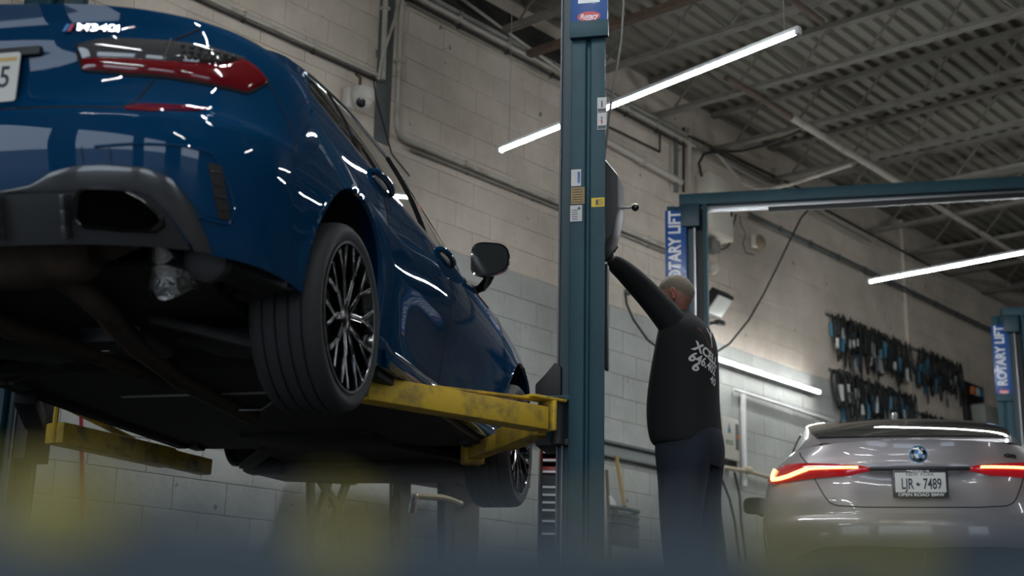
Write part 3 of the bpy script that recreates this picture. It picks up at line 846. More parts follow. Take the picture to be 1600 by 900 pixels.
# --- diffuser, exhaust tips, corner vents
M_diff = mat('graphite_trim', (0.04, 0.041, 0.042), 0.22, metal=0.2, coat=1.0)
for mir in (False, True):
    patch(BR_, [(.0001, .405), (.10, .41), (.19, .425), (.25, .457), (.33, .472), (.436, .477), (.607, .476), (.726, .452), (.832, .388), (.924, .294), (.945, .266)],
          [(.0001, .40), (.15, .402), (.30, .405), (.515, .415), (.63, .400), (.72, .355), (.80, .30), (.84, .275), (.85, .264)], 0.010, 48, 8, sgn=1, mirror=mir, dome=0.004).build('diffuser_surround', M_diff, blue, smooth=True)
    patch(BR_, [(.0001, .398), (.15, .400), (.30, .402), (.515, .412), (.63, .396), (.72, .350), (.79, .295), (.83, .27)],
          [(.0001, .264), (.2, .264), (.4, .264), (.6, .264), (.80, .264)], 0.005, 40, 10, sgn=1, mirror=mir).build('diffuser_panel', mat('diffuser_black', (0.020, 0.021, 0.022), 0.35), blue, smooth=True)
    for ph in (.10, .31):
        q = [BR_(ph, h) for h in (.39, .35, .31, .272)]
        f = MB()
        for a, b2 in zip(q, q[1:]):
            a = a + [-0.022, 0, 0]; b2 = b2 + [-0.022, 0, 0]
            if mir: a = a * [1, -1, 1]; b2 = b2 * [1, -1, 1]
            f.bar(a, b2, 0.014, 0.05, (1, 0, 0))
        f.build('diffuser_fin', M_diff, blue, bevel=0.003)
    ring = [(.345, .335), (.352, .388), (.375, .399), (.54, .398), (.62, .376), (.69, .338), (.70, .322), (.655, .300), (.50, .298), (.37, .304), (.348, .318)]
    pts = []; inn = []
    for i in range(len(ring)):
        for s in range(4):
            q = np.array(ring[i]) * (1 - s / 4) + np.array(ring[(i + 1) % len(ring)]) * s / 4
            p, n = surf_n(BR_, q[0], q[1], sgn=1); p = p + np.array([-0.032, 0, 0])
            if mir: p = p * [1, -1, 1]
            pts.append(p)
    cen = np.mean(pts, axis=0)
    e = MB(); rows = [[cen + (p - cen) * 1.05 + [0.03, 0, 0] for p in pts], [cen + (p - cen) * 1.05 for p in pts], [cen + (p - cen) * 1.0 + [-0.004, 0, 0] for p in pts], [cen + (p - cen) * 0.96 for p in pts], [cen + (p - cen) * 0.94 + [0.010, 0, 0] for p in pts]]
    e.grid(rows, wrap=True)
    ex = e.build('exhaust_tip', mat('black_chrome', (0.10, 0.10, 0.10), 0.22, metal=1.0), blue, smooth=True, angle=math.radians(60))
    k = MB(); k.v = [tuple(cen + (p - cen) * 0.95 + [0.008, 0, 0]) for p in pts] ; k.f = [tuple(range(len(pts)))]
    k.build('exhaust_bore', mat('soot', (0.002, 0.002, 0.002), 0.95, spec=0.0), ex)  # flat black cap paints the shade inside the tailpipe
    # corner air outlet: scooped blue panel with a dark grille slot
    patch(BR_, [(.62, .512), (.80, .512), (.915, .495)], [(.85, .385), (.90, .365), (.985, .362)], 0.002, 16, 8, sgn=1, mirror=mir).build('corner_scoop', M_blue, blue, smooth=True)
    vt = patch(BR_, [(.905, .512), (.985, .512)], [(.985, .362), (1.060, .366)], 0.0045, 6, 10, sgn=1, mirror=mir).build('corner_vent', mat('vent_mesh', (0.012, 0.012, 0.012), 0.6), blue, smooth=True)
    for j in range(4):
        h = .39 + j * .033; f0 = .905 + (.512 - h) / .15 * .08
        seam_line(BR_, [(f0 + .01, h), (f0 + .07, h)], 0.0022, 0.006, 6, sgn=1, mirror=mir).build('vent_slat', M_diff, vt)
    seam_line(BR_, [(.40, .528), (.56, .541), (.79, .549), (.93, .540), (1.04, .46), (1.085, .39), (1.05, .352), (.95, .352), (.87, .356)], 0.005, 0.0, 60, sgn=1, mirror=mir).build('scoop_edge', M_blue, blue, smooth=True)
    for ph in (.235, .262):
        pass
    for q in ([(.365, .478), (.352, .53)], [(.47, .48), (.455, .535)]):
        seam_line(BR_, q, 0.0016, 0.0, 8, sgn=1, mirror=mir).build('sensor_seam', M_seam, blue)
# --- mirrors
for sd in (-1, 1):
    P = []
    for i in range(13):
        t = i / 12; xx = 1.88 + 0.13 * t
        k = (math.sin(math.pi * (0.5 + t * 0.5)) ** 0.45 if t < 1 else 0.02)
        row = []
        for j in range(28):
            a = 2 * math.pi * j / 28; cs, sn = math.cos(a), math.sin(a)
            yy = abs(cs) ** 0.62 * np.sign(cs) * 0.098; zz = abs(sn) ** 0.62 * np.sign(sn) * 0.084
            zz += -0.012 * (yy / .1) * (1 if zz > 0 else -1.2)
            row.append(np.array([xx, sd * (0.940 + yy * k), 1.025 + zz * k]))
        P.append(row)
    mo = MB().grid(P, wrap=True).build('door_mirror', M_gloss, blue, smooth=True, angle=math.radians(60))
    rim = [p + [-0.006, 0, 0] for p in P[0]]; cen = np.mean(rim, axis=0)
    g = MB(); g.grid([P[0], rim, [cen + (p - cen) * 0.9 + [0.004, 0, 0] for p in rim]], wrap=True); g.build('mirror_bezel', M_gloss, mo, smooth=True)
    k = MB(); k.v = [tuple(cen + (p - cen) * 0.91 + [0.003, 0, 0]) for p in rim]; k.f = [tuple(range(28))]; k.build('mirror_glass', mat('mirror_glass', (0.05, 0.055, 0.055), 0.05, metal=0.6), mo)
    MB().tube([(2.03, sd * .835, .915), (1.99, sd * .875, .912), (1.955, sd * .905, .93), (1.94, sd * .93, .965)], [.034, .03, .028, .026], 12, flat=0.6).build('mirror_arm', M_gloss, mo, smooth=True)
    patch(fl, [(1.86, .965), (2.20, .965)], [(1.90, .90), (2.12, .90)], 0.004, 8, 4, mirror=sd > 0).build('mirror_base', M_gloss, mo, smooth=True)
# --- wheels
for x, zz in ((0.0, .262), (2.851, .255)):
    for sd in (-1, 1):
        if x > 1 and sd > 0: continue      # that wheel is off the car
        wheel(blue, x, sd, zz, rimr=0.262, face=.908 if x < 1 else .895)
# --- underside
U = MB()
U.add([(-.62, -.62, .31), (-.62, .62, .31), (-.40, .60, .27), (-.40, -.60, .27), (.38, -.52, .27), (.38, .52, .27), (.45, -.80, .215), (.45, .80, .215), (2.4, -.82, .21), (2.4, .82, .21), (2.48, -.50, .22), (2.48, .50, .22), (3.2, -.50, .21), (3.2, .50, .21), (3.25, -.80, .20), (3.25, .80, .20), (3.52, -.55, .19), (3.52, .55, .19)],
      [(0, 1, 2, 3), (3, 2, 5, 4), (4, 5, 7, 6), (6, 7, 9, 8), (8, 9, 11, 10), (10, 11, 13, 12), (12, 13, 15, 14), (14, 15, 17, 16)])
U.build('floor_pan', M_under, blue, solid=0.02)
for sd in (-1, 1):
    MB().bar((-.60, sd * .66, .30), (-.42, sd * .80, .26), .16, .05).build('splash_panel', M_under, blue, bevel=0.01)
    MB().box((1.42, sd * .80, .195), (1.7, .06, .05)).build('sill_rail', M_under, blue, bevel=0.008)
    for x in (.62, 2.30): MB().box((x, sd * .74, .19), (.10, .06, .04)).build('jack_pad', M_black, blue, bevel=0.006)
    # rear suspension: links, lower arm, damper
    MB().bar((-.10, sd * .26, .245), (-.06, sd * .70, .15), .05, .03).build('control_arm', M_under, blue, bevel=0.006)
    MB().bar((-.22, sd * .26, .225), (-.12, sd * .70, .12), .035, .03).build('toe_link', M_under, blue, bevel=0.006)
    MB().prism([(.02, .24), (.30, .30), (.34, .42), (.12, .70), (-.02, .70), (-.04, .5)], (0, 0, .20), (1, 0, 0), (0, sd, 0), (0, 0, 1), .03).build('lower_arm', M_under, blue, bevel=0.006)
    MB().cyl((.04, sd * .55, .22), (.06, sd * .52, .45), .05, .05, 16).build('coil_spring', M_under, blue, smooth=True)
    MB().cyl((-.05, sd * .66, .16), (-.02, sd * .60, .55), .03, .03, 12).build('damper', M_darkmetal, blue, smooth=True)
    MB().bar((.36, sd * .40, .22), (.60, sd * .74, .19), .05, .02).build('chassis_brace', M_under, blue)
    MB().bar((2.30, sd * .30, .19), (2.86, sd * .70, .16), .07, .03).build('front_arm', M_under, blue)
mf = MB(); prof = [(-.40, .0), (-.40, .07), (-.36, .11), (-.2, .125), (.2, .125), (.36, .11), (.40, .07), (.40, 0)]
mf.lathe(prof, (-.74, .06, .325), (0, 1, 0), 24)
mfo = mf.build('muffler', M_rust, blue, smooth=True)
MB().tube([(-.68, -.10, .30), (-.60, -.20, .24), (-.46, -.23, .19), (-.25, -.16, .19), (.1, -.06, .20), (.6, .02, .19), (1.4, .05, .18)], .042, 14).build('exhaust_pipe', M_rust, blue, smooth=True)
MB().tube([(-.70, .22, .28), (-.55, .26, .22), (-.30, .22, .19), (.1, .12, .19), (.6, .10, .19)], .042, 14).build('exhaust_pipe', M_rust, blue, smooth=True)
for sd in (-1, 1):
    MB().tube([(-.72, sd * .36, .33), (-.78, sd * .47, .345), (-.86, sd * .51, .35), (-.95, sd * .515, .35)], .05, 14).build('tail_pipe', M_rust, blue, smooth=True)
    P = [[(-.66 + 0.05 * math.sin(v * 2.2) + 0.012 * math.sin(9 * u + 5 * v), sd * (.41 + .17 * u), .36 - .17 * v + 0.02 * math.sin(7 * u)) for u in np.linspace(0, 1, 12)] for v in np.linspace(0, 1, 12)]
    P = [[np.array(p) + [0.10 * (np.linspace(0, 1, 12)[j] - .5) ** 2 * 4, 0, 0.05 * (np.linspace(0, 1, 12)[j] - .5) ** 2 * 4 * (1 if i > 6 else -1)] for j, p in enumerate(row)] for i, row in enumerate(P)]
    MB().grid(P).build('heat_shield', M_shield, blue, smooth=True, solid=0.003)
    MB().lathe([(0, .075), (.04, .07), (.05, .05), (.05, 0)], (-.66, sd * .68, .29), (-1, 0, -.3), 20).build('resonator_valve', M_darkmetal, blue, smooth=True)
df = MB().box((.12, .0, .27), (.30, .26, .16)).build('differential', M_darkmetal, blue, bevel=0.03)
fn = MB()
cv = MB().box((.10, .15, .255), (.04, .20, .14)).build('finned_cover', M_alu, blue, bevel=0.008)
for k in range(9): MB().box((.074, .065 + k * .021, .255), (.016, .006, .12)).build('fin', M_alu, cv)
MB().prism([(-.3, -.55), (-.3, .55), (-.22, .60), (.24, .50), (.24, -.50), (-.22, -.60)], (.10, 0, .285), (1, 0, 0), (0, 1, 0), (0, 0, 1), .05).build('rear_subframe', M_under, blue, bevel=0.01)
MB().bar((.95, .46, .195), (.94, -.27, .195), .03, .012).build('cross_brace', M_alu, blue)
MB().bar((1.6, .30, .20), (2.5, -.25, .19), .05, .012).build('cross_brace', M_under, blue)
MB().box((2.2, 0, .19), (.5, .7, .03)).build('engine_tray', M_under, blue, bevel=0.01)
MB().tube([(1.10, .10, .19), (1.17, .0, .165), (1.17, -.10, .165), (1.12, -.17, .19)], .008, 8).build('tow_hook', M_alu, blue, smooth=True)
MB().box((2.851, .70, .30), (.16, .14, .20)).build('steering_knuckle', M_under, blue, bevel=0.02)
MB().lathe([(-.01, .06), (.03, .06), (.03, .17), (.05, .17), (.05, .05), (.09, .04), (.09, 0)], (2.851, .72, .33), (0, 1, 0), 36).build('bare_brake_disc', M_darkmetal, blue)
MB().prism([(3.05, -.62), (3.50, -.70), (3.60, -.45), (3.63, 0), (3.60, .45), (3.50, .72), (3.05, .80), (2.95, .74), (2.95, -.55)], (0, 0, .155), (1, 0, 0), (0, 1, 0), (0, 0, 1), .05).build('front_undertray', M_under, blue, bevel=0.01)
MB().box((2.98, .62, .16), (.10, .22, .06)).build('tray_bracket', M_under, blue, bevel=0.008)
# ================================================================ TWO-POST LIFTS
M_teal = mat('teal_lift_paint', (0.008, 0.052, 0.072), 0.6, coat=0.0, dirt=(0.007, 0.036, 0.055), dscale=5, damt=0.5, bump=0.05, bscale=30)
M_tealdark = mat('teal_channel', (0.006, 0.035, 0.05), 0.5)
M_yellow = mat('yellow_arm_paint', (0.64, 0.42, 0.035), 0.5, dirt=(0.15, 0.11, 0.06), dscale=7, damt=0.45, bump=0.1)
M_signblue = mat('sign_blue', (0.012, 0.075, 0.28), 0.35, coat=0.3)
M_signred = mat('sign_red', (0.50, 0.012, 0.03), 0.4)
M_signwhite = mat('sign_white', (0.72, 0.74, 0.76), 0.4)
M_steel = mat('bare_steel', (0.42, 0.43, 0.44), 0.38, metal=0.9)
M_grey_cover = mat('power_unit_cover', (0.035, 0.038, 0.04), 0.5, bump=0.05)
M_dirtyshade = mat('greasy_black', (0.010, 0.010, 0.010), 0.6)  # grease on lift parts, and painted shade on one arm and the channels
EX = -CL; EY = CF
def post(t, base, hgt, sg, signz, arch_plate=True):
    """column; base = inner rear corner, sg=+1 when the column body lies on the EX side of its open channel"""
    ex = EX * sg; base = np.asarray(base, float)
    def q(a, b, z): return base + ex * a + EY * b + UP * z
    prof = [(.058, .0), (.126, .0), (.132, .018), (.146, .018), (.152, .0), (.222, .0), (.165, .27), (.0, .27), (.0, .245), (.145, .245), (.190, .03), (.058, .03)]
    MB().prism(prof, base, ex, EY, UP, hgt).build('column', M_teal, t, world=True, bevel=0.004)
    MB().prism([(.0, .045), (.050, .045), (.050, .06), (.0, .06)], base, ex, EY, UP, hgt - .02).build('inner_flange', M_tealdark, t, world=True)
    MB().prism([(-.002, .030), (.006, .030), (.006, .060), (-.002, .060)], base, ex, EY, UP, hgt - .05).build('slide_edge', M_darkmetal, t, world=True)  # metal strip added for the thin lit line down the column edge
    MB().prism([(.012, .07), (.175, .07), (.14, .235), (.012, .235)], base, ex, EY, UP, hgt - .3).build('channel_liner', M_tealdark, t, world=True)
    MB().box(q(.11, .13, .008), (.42, .46, .016), (ex, EY, UP)).build('base_plate', M_teal, t, world=True, bevel=0.003)
    for a, b in ((-.06, -.06), (.28, -.06), (-.06, .32), (.28, .32)): MB().cyl(q(a, b, .016), q(a, b, .04), .014, n=6).build('anchor_bolt', M_steel, t, world=True)
    if signz:
        sb = MB().box(q(.145, -.010, signz + .40), (.180, .028, .80), (ex, EY, UP)).build('sign_box', M_signblue, t, world=True, bevel=0.004)
        MB().box(q(.145, -.012, signz - .02), (.186, .034, .085), (ex, EY, UP)).build('sign_sleeve', M_teal, t, world=True, bevel=0.003)
        o = q(.150, -.0248, signz + .452)
        mt = basis(o, UP, -EX, -EY)   # text climbs the post
        w = text_mesh('sign_lettering', 'ROTARY LIFT', .142, M_signwhite, mt, None, extrude=.0008, offset=.0042, xs=.80)
        w.data.transform(INV[t.name]); w.parent = t
        c = q(.145, -.0243, signz + .045)
        oval = [(math.cos(a) * .056, math.sin(a) * .026) for a in np.linspace(0, 2 * math.pi, 28, endpoint=False)]
        MB().prism(oval, c, EX, UP, -EY, .001).build('logo_oval', M_signred, t, world=True)
        w = text_mesh('logo_lettering', 'Rotary', .035, M_signwhite, basis(c - EY * .0012, EX, UP, -EY), None, extrude=.0005, offset=.0008, shear=.2, xs=.9)
        w.data.transform(INV[t.name]); w.parent = t
        sw = [(-.030 + .062 * k / 12, -.0135 - .006 * math.sin(math.pi * k / 12)) for k in range(13)] + [(.032 - .062 * k / 12, -.0125 - .0025 * math.sin(math.pi * (12 - k) / 12)) for k in range(13)]
        MB().prism(sw, c - EY * .0012, EX, UP, -EY, .0006).build('logo_swoosh', M_signwhite, t, world=True)
    return q

# ---- near lift
Pn = np.array([0.207, 6.10, 0.0])
near = thing('car_lift', 'nearest teal two-post car lift with yellow arms under the blue sedan', 'car lift', tuple(Pn))
q = post(near, Pn, 3.72, 1, 2.684)
PnL = Pn - EX * 2.72
qL = post(near, PnL, 3.72, -1, None)
MB().bar(Pn + EX * .1 + EY * .15 + UP * 3.74, PnL - EX * .1 + EY * .15 + UP * 3.74, .16, .12).build('cross_beam', M_teal, near, world=True, bevel=0.004)
ZA = carw(0, 0, .152)[2]
def arm(pts, h, w, nm='swing_arm', tip=True):
    a, b = [np.asarray(p, float) for p in pts]; a[2] = b[2] = ZA
    o = MB().bar(a, b, w, h).build(nm, M_yellow, near, bevel=0.006, world=True)
    return o
AR = carw(1.475, -1.29, .152); BR = carw(.70, -.72, .152)
d_ = vnorm(BR - AR); sd_ = np.cross(d_, UP)
o1 = arm((AR, BR), .102, .10)
# pivot fork of that arm: raised lip, open end, thin upper strap
lip = MB(); 
A0 = AR - d_ * .035
lip.bar(A0 + UP * .085, A0 - UP * .052, .11, .022, d_); lip.build('arm_fork', M_yellow, near, bevel=.006, world=True)
MB().bar(AR - d_ * .11 + UP * .092, AR + d_ * .10 + UP * .090, .10, .014).build('arm_fork', M_yellow, near, bevel=.004, world=True)
MB().bar(AR + d_ * .02 + UP * .086 + sd_ * 0.0, AR + d_ * .62 + UP * .055, .05, .010).build('arm_strap', M_yellow, near, world=True)
MB().cyl(AR - d_ * .10 - UP * .10, AR - d_ * .10 + UP * .11, .030, n=16).build('arm_pivot_pin', M_dirtyshade, near, smooth=True, world=True)
MB().box(AR - d_ * .10 - UP * .04, (.035, .03, .03)).build('pivot_bolt', M_yellow, near, world=True, bevel=.004)
# inner tube and pad under the sill
MB().bar(BR - d_ * .02, BR + d_ * .16, .075, .075).build('arm_extension', M_dirtyshade, near, bevel=.004, world=True)
MB().cyl(carw(.62, -.70, .12), carw(.62, -.70, .175), .055, n=20).build('lift_pad', M_dirtyshade, near, smooth=True, world=True)
# right carriage
CR = carw(1.60, -1.33, .20)
MB().box(Pn + EX * -.01 + EY * .15 + UP * (ZA + .06), (.085, .20, .26), (EX, EY, UP)).build('carriage', M_teal, near, world=True, bevel=.006)
MB().box(Pn + EX * -.01 + EY * .13 + UP * (ZA - .085), (.16, .26, .03), (EX, EY, UP)).build('carriage_plate', M_dirtyshade, near, world=True, bevel=.004)
MB().box(Pn + EX * -.01 + EY * .13 + UP * (ZA + .115), (.16, .26, .025), (EX, EY, UP)).build('carriage_plate', M_teal, near, world=True, bevel=.004)
MB().prism([(-.10, 0), (.02, 0), (.02, .14), (-.01, .16), (-.06, .10), (-.10, .06)], Pn + EY * .02 + UP * (ZA + .125), EX, UP, EY, .10).build('door_guard', M_dirtyshade, near, world=True, bevel=.008)
MB().cyl(Pn + EX * .03 + EY * .01 + UP * .1, Pn + EX * .03 + EY * .01 + UP * (ZA - .1), .004, n=6).build('lift_chain', M_steel, near, world=True)
# front right arm
AF = carw(1.62, -1.26, .152); BF = carw(2.42, -.74, .152)
arm((AF, carw(2.02, -1.0, .152)), .10, .10)
MB().bar(carw(1.98, -1.03, .150), BF + UP * 0, .075, .075).build('arm_extension', M_yellow, near, bevel=.005, world=True)
MB().bar(BF - vnorm(BF - AF) * .04, BF + vnorm(BF - AF) * .04, .11, .12).build('lift_pad', M_yellow, near, bevel=.01, world=True)
# left arms
AL = carw(1.60, 1.16, .152); BL_ = carw(2.46, .98, .152)
MB().bar(AL, BL_, .12, .105).build('swing_arm', M_yellow, near, bevel=.012, world=True)
MB().bar(BL_ - vnorm(BL_ - AL) * .02, carw(2.78, .90, .145), .085, .09).build('arm_extension', M_yellow, near, bevel=.008, world=True)
fr_ = vnorm(BL_ - AL)
MB().tube([AL + UP * -.05, AL + UP * .14, AL + UP * .165 - fr_ * .03, AL - fr_ * .13 + UP * .165], .014, 8).build('arm_fork', M_yellow, near, smooth=True, world=True)
MB().bar(AL + UP * .15, AL + fr_ * .58 + UP * .055, .03, .02).build('arm_strap', M_yellow, near, world=True)
MB().box(PnL + EX * .02 + EY * .15 + UP * (ZA + .05), (.10, .22, .34), (EX, EY, UP)).build('carriage', M_dirtyshade, near, world=True, bevel=.006)
MB().bar(carw(1.40, 1.14, .17), carw(.75, .80, .17), .09, .08).build('swing_arm', M_dirtyshade, near, bevel=.006, world=True)  # yellow arm coloured black for the shade it would lie in
# power unit behind the post, with lever
pu = [(-.045, 1.70), (.0, 1.66), (.155, 1.66), (.205, 1.72), (.240, 1.85), (.240, 2.03), (.165, 2.13), (.0, 2.13), (-.045, 2.06)]
MB().prism([(a, z) for a, z in pu], Pn + EY * .30, EX, UP, EY, .20).build('power_unit', M_grey_cover, near, world=True, bevel=.012)
lev = Pn + EY * .38 + UP * 1.885
MB().cyl(lev + EX * .235, lev + EX * .30, .005, n=8).build('control_lever', M_steel, near, world=True)
MB().ball(lev + EX * .312, .019, 14).build('lever_knob', M_gloss, near, smooth=True, world=True)
# hose and safety bar on the right of the post
MB().box(Pn + EX * .212 + EY * .12 + UP * 1.27, (.014, .05, .50), (EX, EY, UP)).build('cable_guard', M_dirtyshade, near, world=True, bevel=.003)
MB().tube([Pn + EX * .30 + EY * .22 + UP * 3.3, Pn + EX * .27 + EY * .2 + UP * 2.7, Pn + EX * .205 + EY * .22 + UP * 2.3, Pn + EX * .17 + EY * .30 + UP * 2.1], .006, 6).build('hydraulic_hose', M_pipe_g, near, smooth=True, world=True)
# stickers
def sticker(u0, v0, u1, v1, nm, m, lab=None):
    a0 = (u0 - 868) / 77 * .225; a1 = (u1 - 868) / 77 * .225
    z0 = on_depth(905, v1, 6.1 - .02)[2]; z1 = on_depth(905, v0, 6.1 - .02)[2]
    o = MB().box(q((a0 + a1) / 2, -.0012, (z0 + z1) / 2), (a1 - a0, .0016, z1 - z0), (EX, EY, UP)).build(nm, m, near, world=True)
    if lab: o['label'] = lab
    return q((a0 + a1) / 2, -.0025, (z0 + z1) / 2), a1 - a0, z1 - z0, o
M_paper = mat('sticker_white', (0.55, 0.55, 0.54), 0.5, var=0.15, vscale=60)
M_print = mat('sticker_print', (0.08, 0.09, 0.10), 0.6)
M_tan = mat('sticker_tan', (0.34, 0.23, 0.10), 0.6, var=0.25, vscale=40)
M_ylabel = mat('sticker_yellow', (0.66, 0.46, 0.02), 0.5)
c_, w_, h_, so_ = sticker(889, 265, 905, 291, 'sticker', M_paper)
MB().box(c_ + EX * .013, (.012, .001, h_ * .7), (EX, EY, UP)).build('sticker_print', M_signblue, near, world=True)
c_, w_, h_, so_ = sticker(889, 293, 911, 319, 'sticker', M_tan)
for k in range(6): MB().box(c_ + UP * h_ * (-.38 + .15 * k), (w_ * .8, .001, .003), (EX, EY, UP)).build('sticker_print', M_pipe_r, near, world=True)
c_, w_, h_, so_ = sticker(888, 321, 907, 346, 'sticker', M_paper)
for k in range(5): MB().box(c_ + UP * h_ * (-.36 + .14 * k) - EX * .006, (w_ * .5, .001, .003), (EX, EY, UP)).build('sticker_print', M_print, near, world=True)
MB().lathe([(0, .007), (.001, .007)], c_ + EX * .014 + UP * h_ * .3, -EY, 12).build('sticker_print', M_print, near, world=True)
c_, w_, h_, so_ = sticker(922, 311, 943, 325, 'warning_sticker', M_ylabel)
MB().box(c_ - EX * .004, (.012, .001, h_ * .6), (EX, EY, UP)).build('sticker_print', M_print, near, world=True)
for k in range(3): MB().box(c_ + EX * .014 + UP * h_ * (-.25 + .25 * k), (.022, .001, .003), (EX, EY, UP)).build('sticker_print', M_print, near, world=True)
for v0, v1 in ((155, 178), (179, 205)):
    c_, w_, h_, so_ = sticker(931, v0, 946, v1, 'pictogram_sticker', M_paper)
    MB().ball(c_ + UP * h_ * .2, .005, 8, (1, .1, 1)).build('sticker_print', M_print, near, world=True)
    MB().box(c_ - UP * h_ * .02, (.007, .001, .022), (EX, EY, UP)).build('sticker_print', M_print if v0 == 155 else M_signred, near, world=True)
    MB().box(c_ - UP * h_ * .36, (w_ * .9, .001, h_ * .2), (EX, EY, UP)).build('sticker_print', M_print, near, world=True)

# ---- middle and far lifts (their left columns, and the beam of the middle one)
def far_lift(base, label, hz, beam, right=True):
    t = thing('car_lift', label, 'car lift', tuple(base))
    inner = np.asarray(base, float) + EX * .235
    qq = post(t, inner, hz, -1, 2.684)
    MB().box(inner + EX * -.02 + EY * .1 + UP * (hz - .10), (.16, .30, .20), (EX, EY, UP)).build('top_bracket', M_tealdark, t, world=True, bevel=.006)
    MB().lathe([(0, .018), (.006, .018), (.008, 0)], inner - EX * .03 + EY * .06 + UP * (hz - .78), -EY, 16).build('column_cap', M_signwhite, t, world=True)
    MB().box(inner + EX * .045 + EY * .10 + UP * hz / 2, (.085, .02, hz), (EX, EY, UP)).build('channel_back', M_dirtyshade, t, world=True)  # black panel paints the shade inside the open channel
    MB().box(inner + EX * .102 + EY * .03 + UP * hz / 2, (.030, .16, hz), (EX, EY, UP)).build('channel_flange', M_teal, t, world=True, bevel=.003)
    MB().box(inner + EX * .012 + EY * .02 + UP * hz / 2, (.008, .03, hz), (EX, EY, UP)).build('slide_edge', M_steel, t, world=True)  # steel strip added for the bright line beside the channel
    if beam:
        a = inner - EX * .12 + UP * (hz + .07) + EY * .12; b = a + EX * 3.3
        MB().bar(a, b, .16, .10).build('cross_beam', M_teal, t, world=True, bevel=.004)
        MB().bar(a + EX * .14 - UP * .075, b - UP * .075, .05, .045).build('beam_tray', M_steel, t, world=True, bevel=.003)  # pale steel strip stands for the reflection along the beam underside
        MB().bar(a + EX * .75 - UP * .115 - EY * .03, b - UP * .10 - EY * .03, .05, .04).build('shutoff_bar', M_dirtyshade, t, world=True, bevel=.004)
        post(t, inner + EX * 2.75, hz, 1, None)
    else:
        a = inner - EX * .10 + UP * (hz + .06) + EY * .12; MB().bar(a, a + EX * 3.2, .14, .09).build('cross_beam', M_teal, t, world=True, bevel=.004)
    return t
Pm = np.array([1.30, 11.20, 0.0]); Pf = np.array([5.375, 14.97, 0.0])
far_lift(Pm, 'teal lift post with a blue lettered sign behind the man, carrying the overhead beam', 3.53, True)
far_lift(Pf, 'farthest teal lift post with a blue lettered sign at the right edge', 3.60, False)
# ================================================================ GREY COUPE PARKED ON THE FLOOR
M_grey = mat('pinkish_grey_paint', (0.25, 0.232, 0.24), 0.35, metal=0.25, coat=1.0, coat_rough=0.02)
gy = math.radians(10.07)
GF = np.array([math.sin(gy), math.cos(gy), 0.0]); GL = np.array([-math.cos(gy), math.sin(gy), 0.0]); GT = np.array([2.705, 9.437, 0.0])
grey = thing('coupe', 'silver grey car with lit red tail lamps parked at right, seen from behind', 'car', matrix=basis(GT, GF, GL, UP))
G = GREY
def grey_names(cc, p, h):
    x = p[0]
    if x < -0.36 and h < .655: return 'bumper'
    if cc < 17 and h >= .655: return 'trunk_lid'
    if x > 2.9 and h < .60: return 'front_bumper'
    if 0.32 < x < 1.30 and h > .27: return 'rear_door'
    if 1.30 <= x < 2.36 and h > .27: return 'front_door'
    return 'body'
body_shell(G, grey, M_grey, ARCH, HS, grey_names); flush_shell(grey, M_grey)
for a in ARCH: arch_lip(G, grey, *a, .2, M_grey)
deck_cap(G, grey, M_grey); cabin_shell(GCAB, grey, M_grey, -.85, 2.75)
for mir in (False, True):
    g = patch(GCAB.pt, [(.0, .82), (.5, .93), (1.2, .94), (1.7, .93), (2.02, .88), (2.30, .55)], [(-.30, .12), (.3, .05), (1.2, .05), (2.0, .05), (2.36, .10)], 0.004, 30, 6, mirror=mir).build('side_window', M_glass, grey, smooth=True)
    seam_line(GCAB.pt, [(-.30, .12), (.0, .84), (.5, .95), (1.2, .96), (1.7, .95), (2.02, .90), (2.32, .55)], 0.007, 0.004, 60, mirror=mir).build('window_trim', M_chrome, g, smooth=True)
def both(P_, nm, m, parent, **k):
    a = MB().grid(P_); b = MB(); b.add(a.v, a.f); b.add([(v[0], -v[1], v[2]) for v in a.v], a.f)
    return b.build(nm, m, parent, smooth=True, weld=True, **k)
M_rglass = mat('rear_glass', (0.030, 0.036, 0.036), 0.04, coat=1.0, spec=0.8)
both([[GCAB.pt(x, k) + [-0.006, 0, 0.006] for k in np.linspace(1.06, 2, 16)] for x in np.linspace(-.72, .12, 16)], 'rear_window', M_rglass, grey)
both([[GCAB.pt(x, k) + [0.004, 0, 0.004] for k in np.linspace(1.1, 2, 14)] for x in np.linspace(1.72, 2.55, 14)], 'windscreen', M_glass, grey)
def GR_(phi, h):
    return G.rear(phi, h if h < .55 else .55 + (h - .55) * .947)
MB().prism([(-.09, 0), (.09, 0), (.03, .055), (-.02, .06)], (.30, -.018, 1.452), (-1, 0, 0), (0, 0, 1), (0, 1, 0), .036).build('roof_antenna', M_grey, grey, bevel=0.012)
M_glow = mat('lamp_glow', (0.9, 0.3, 0.2), 0.3, emit=(1.0, 0.36, 0.11), estr=3.2)
M_rlens2 = mat('lit_red_lens', (0.16, 0.004, 0.01), 0.08, coat=1.0, emit=(1.0, 0.02, 0.03), estr=0.11)
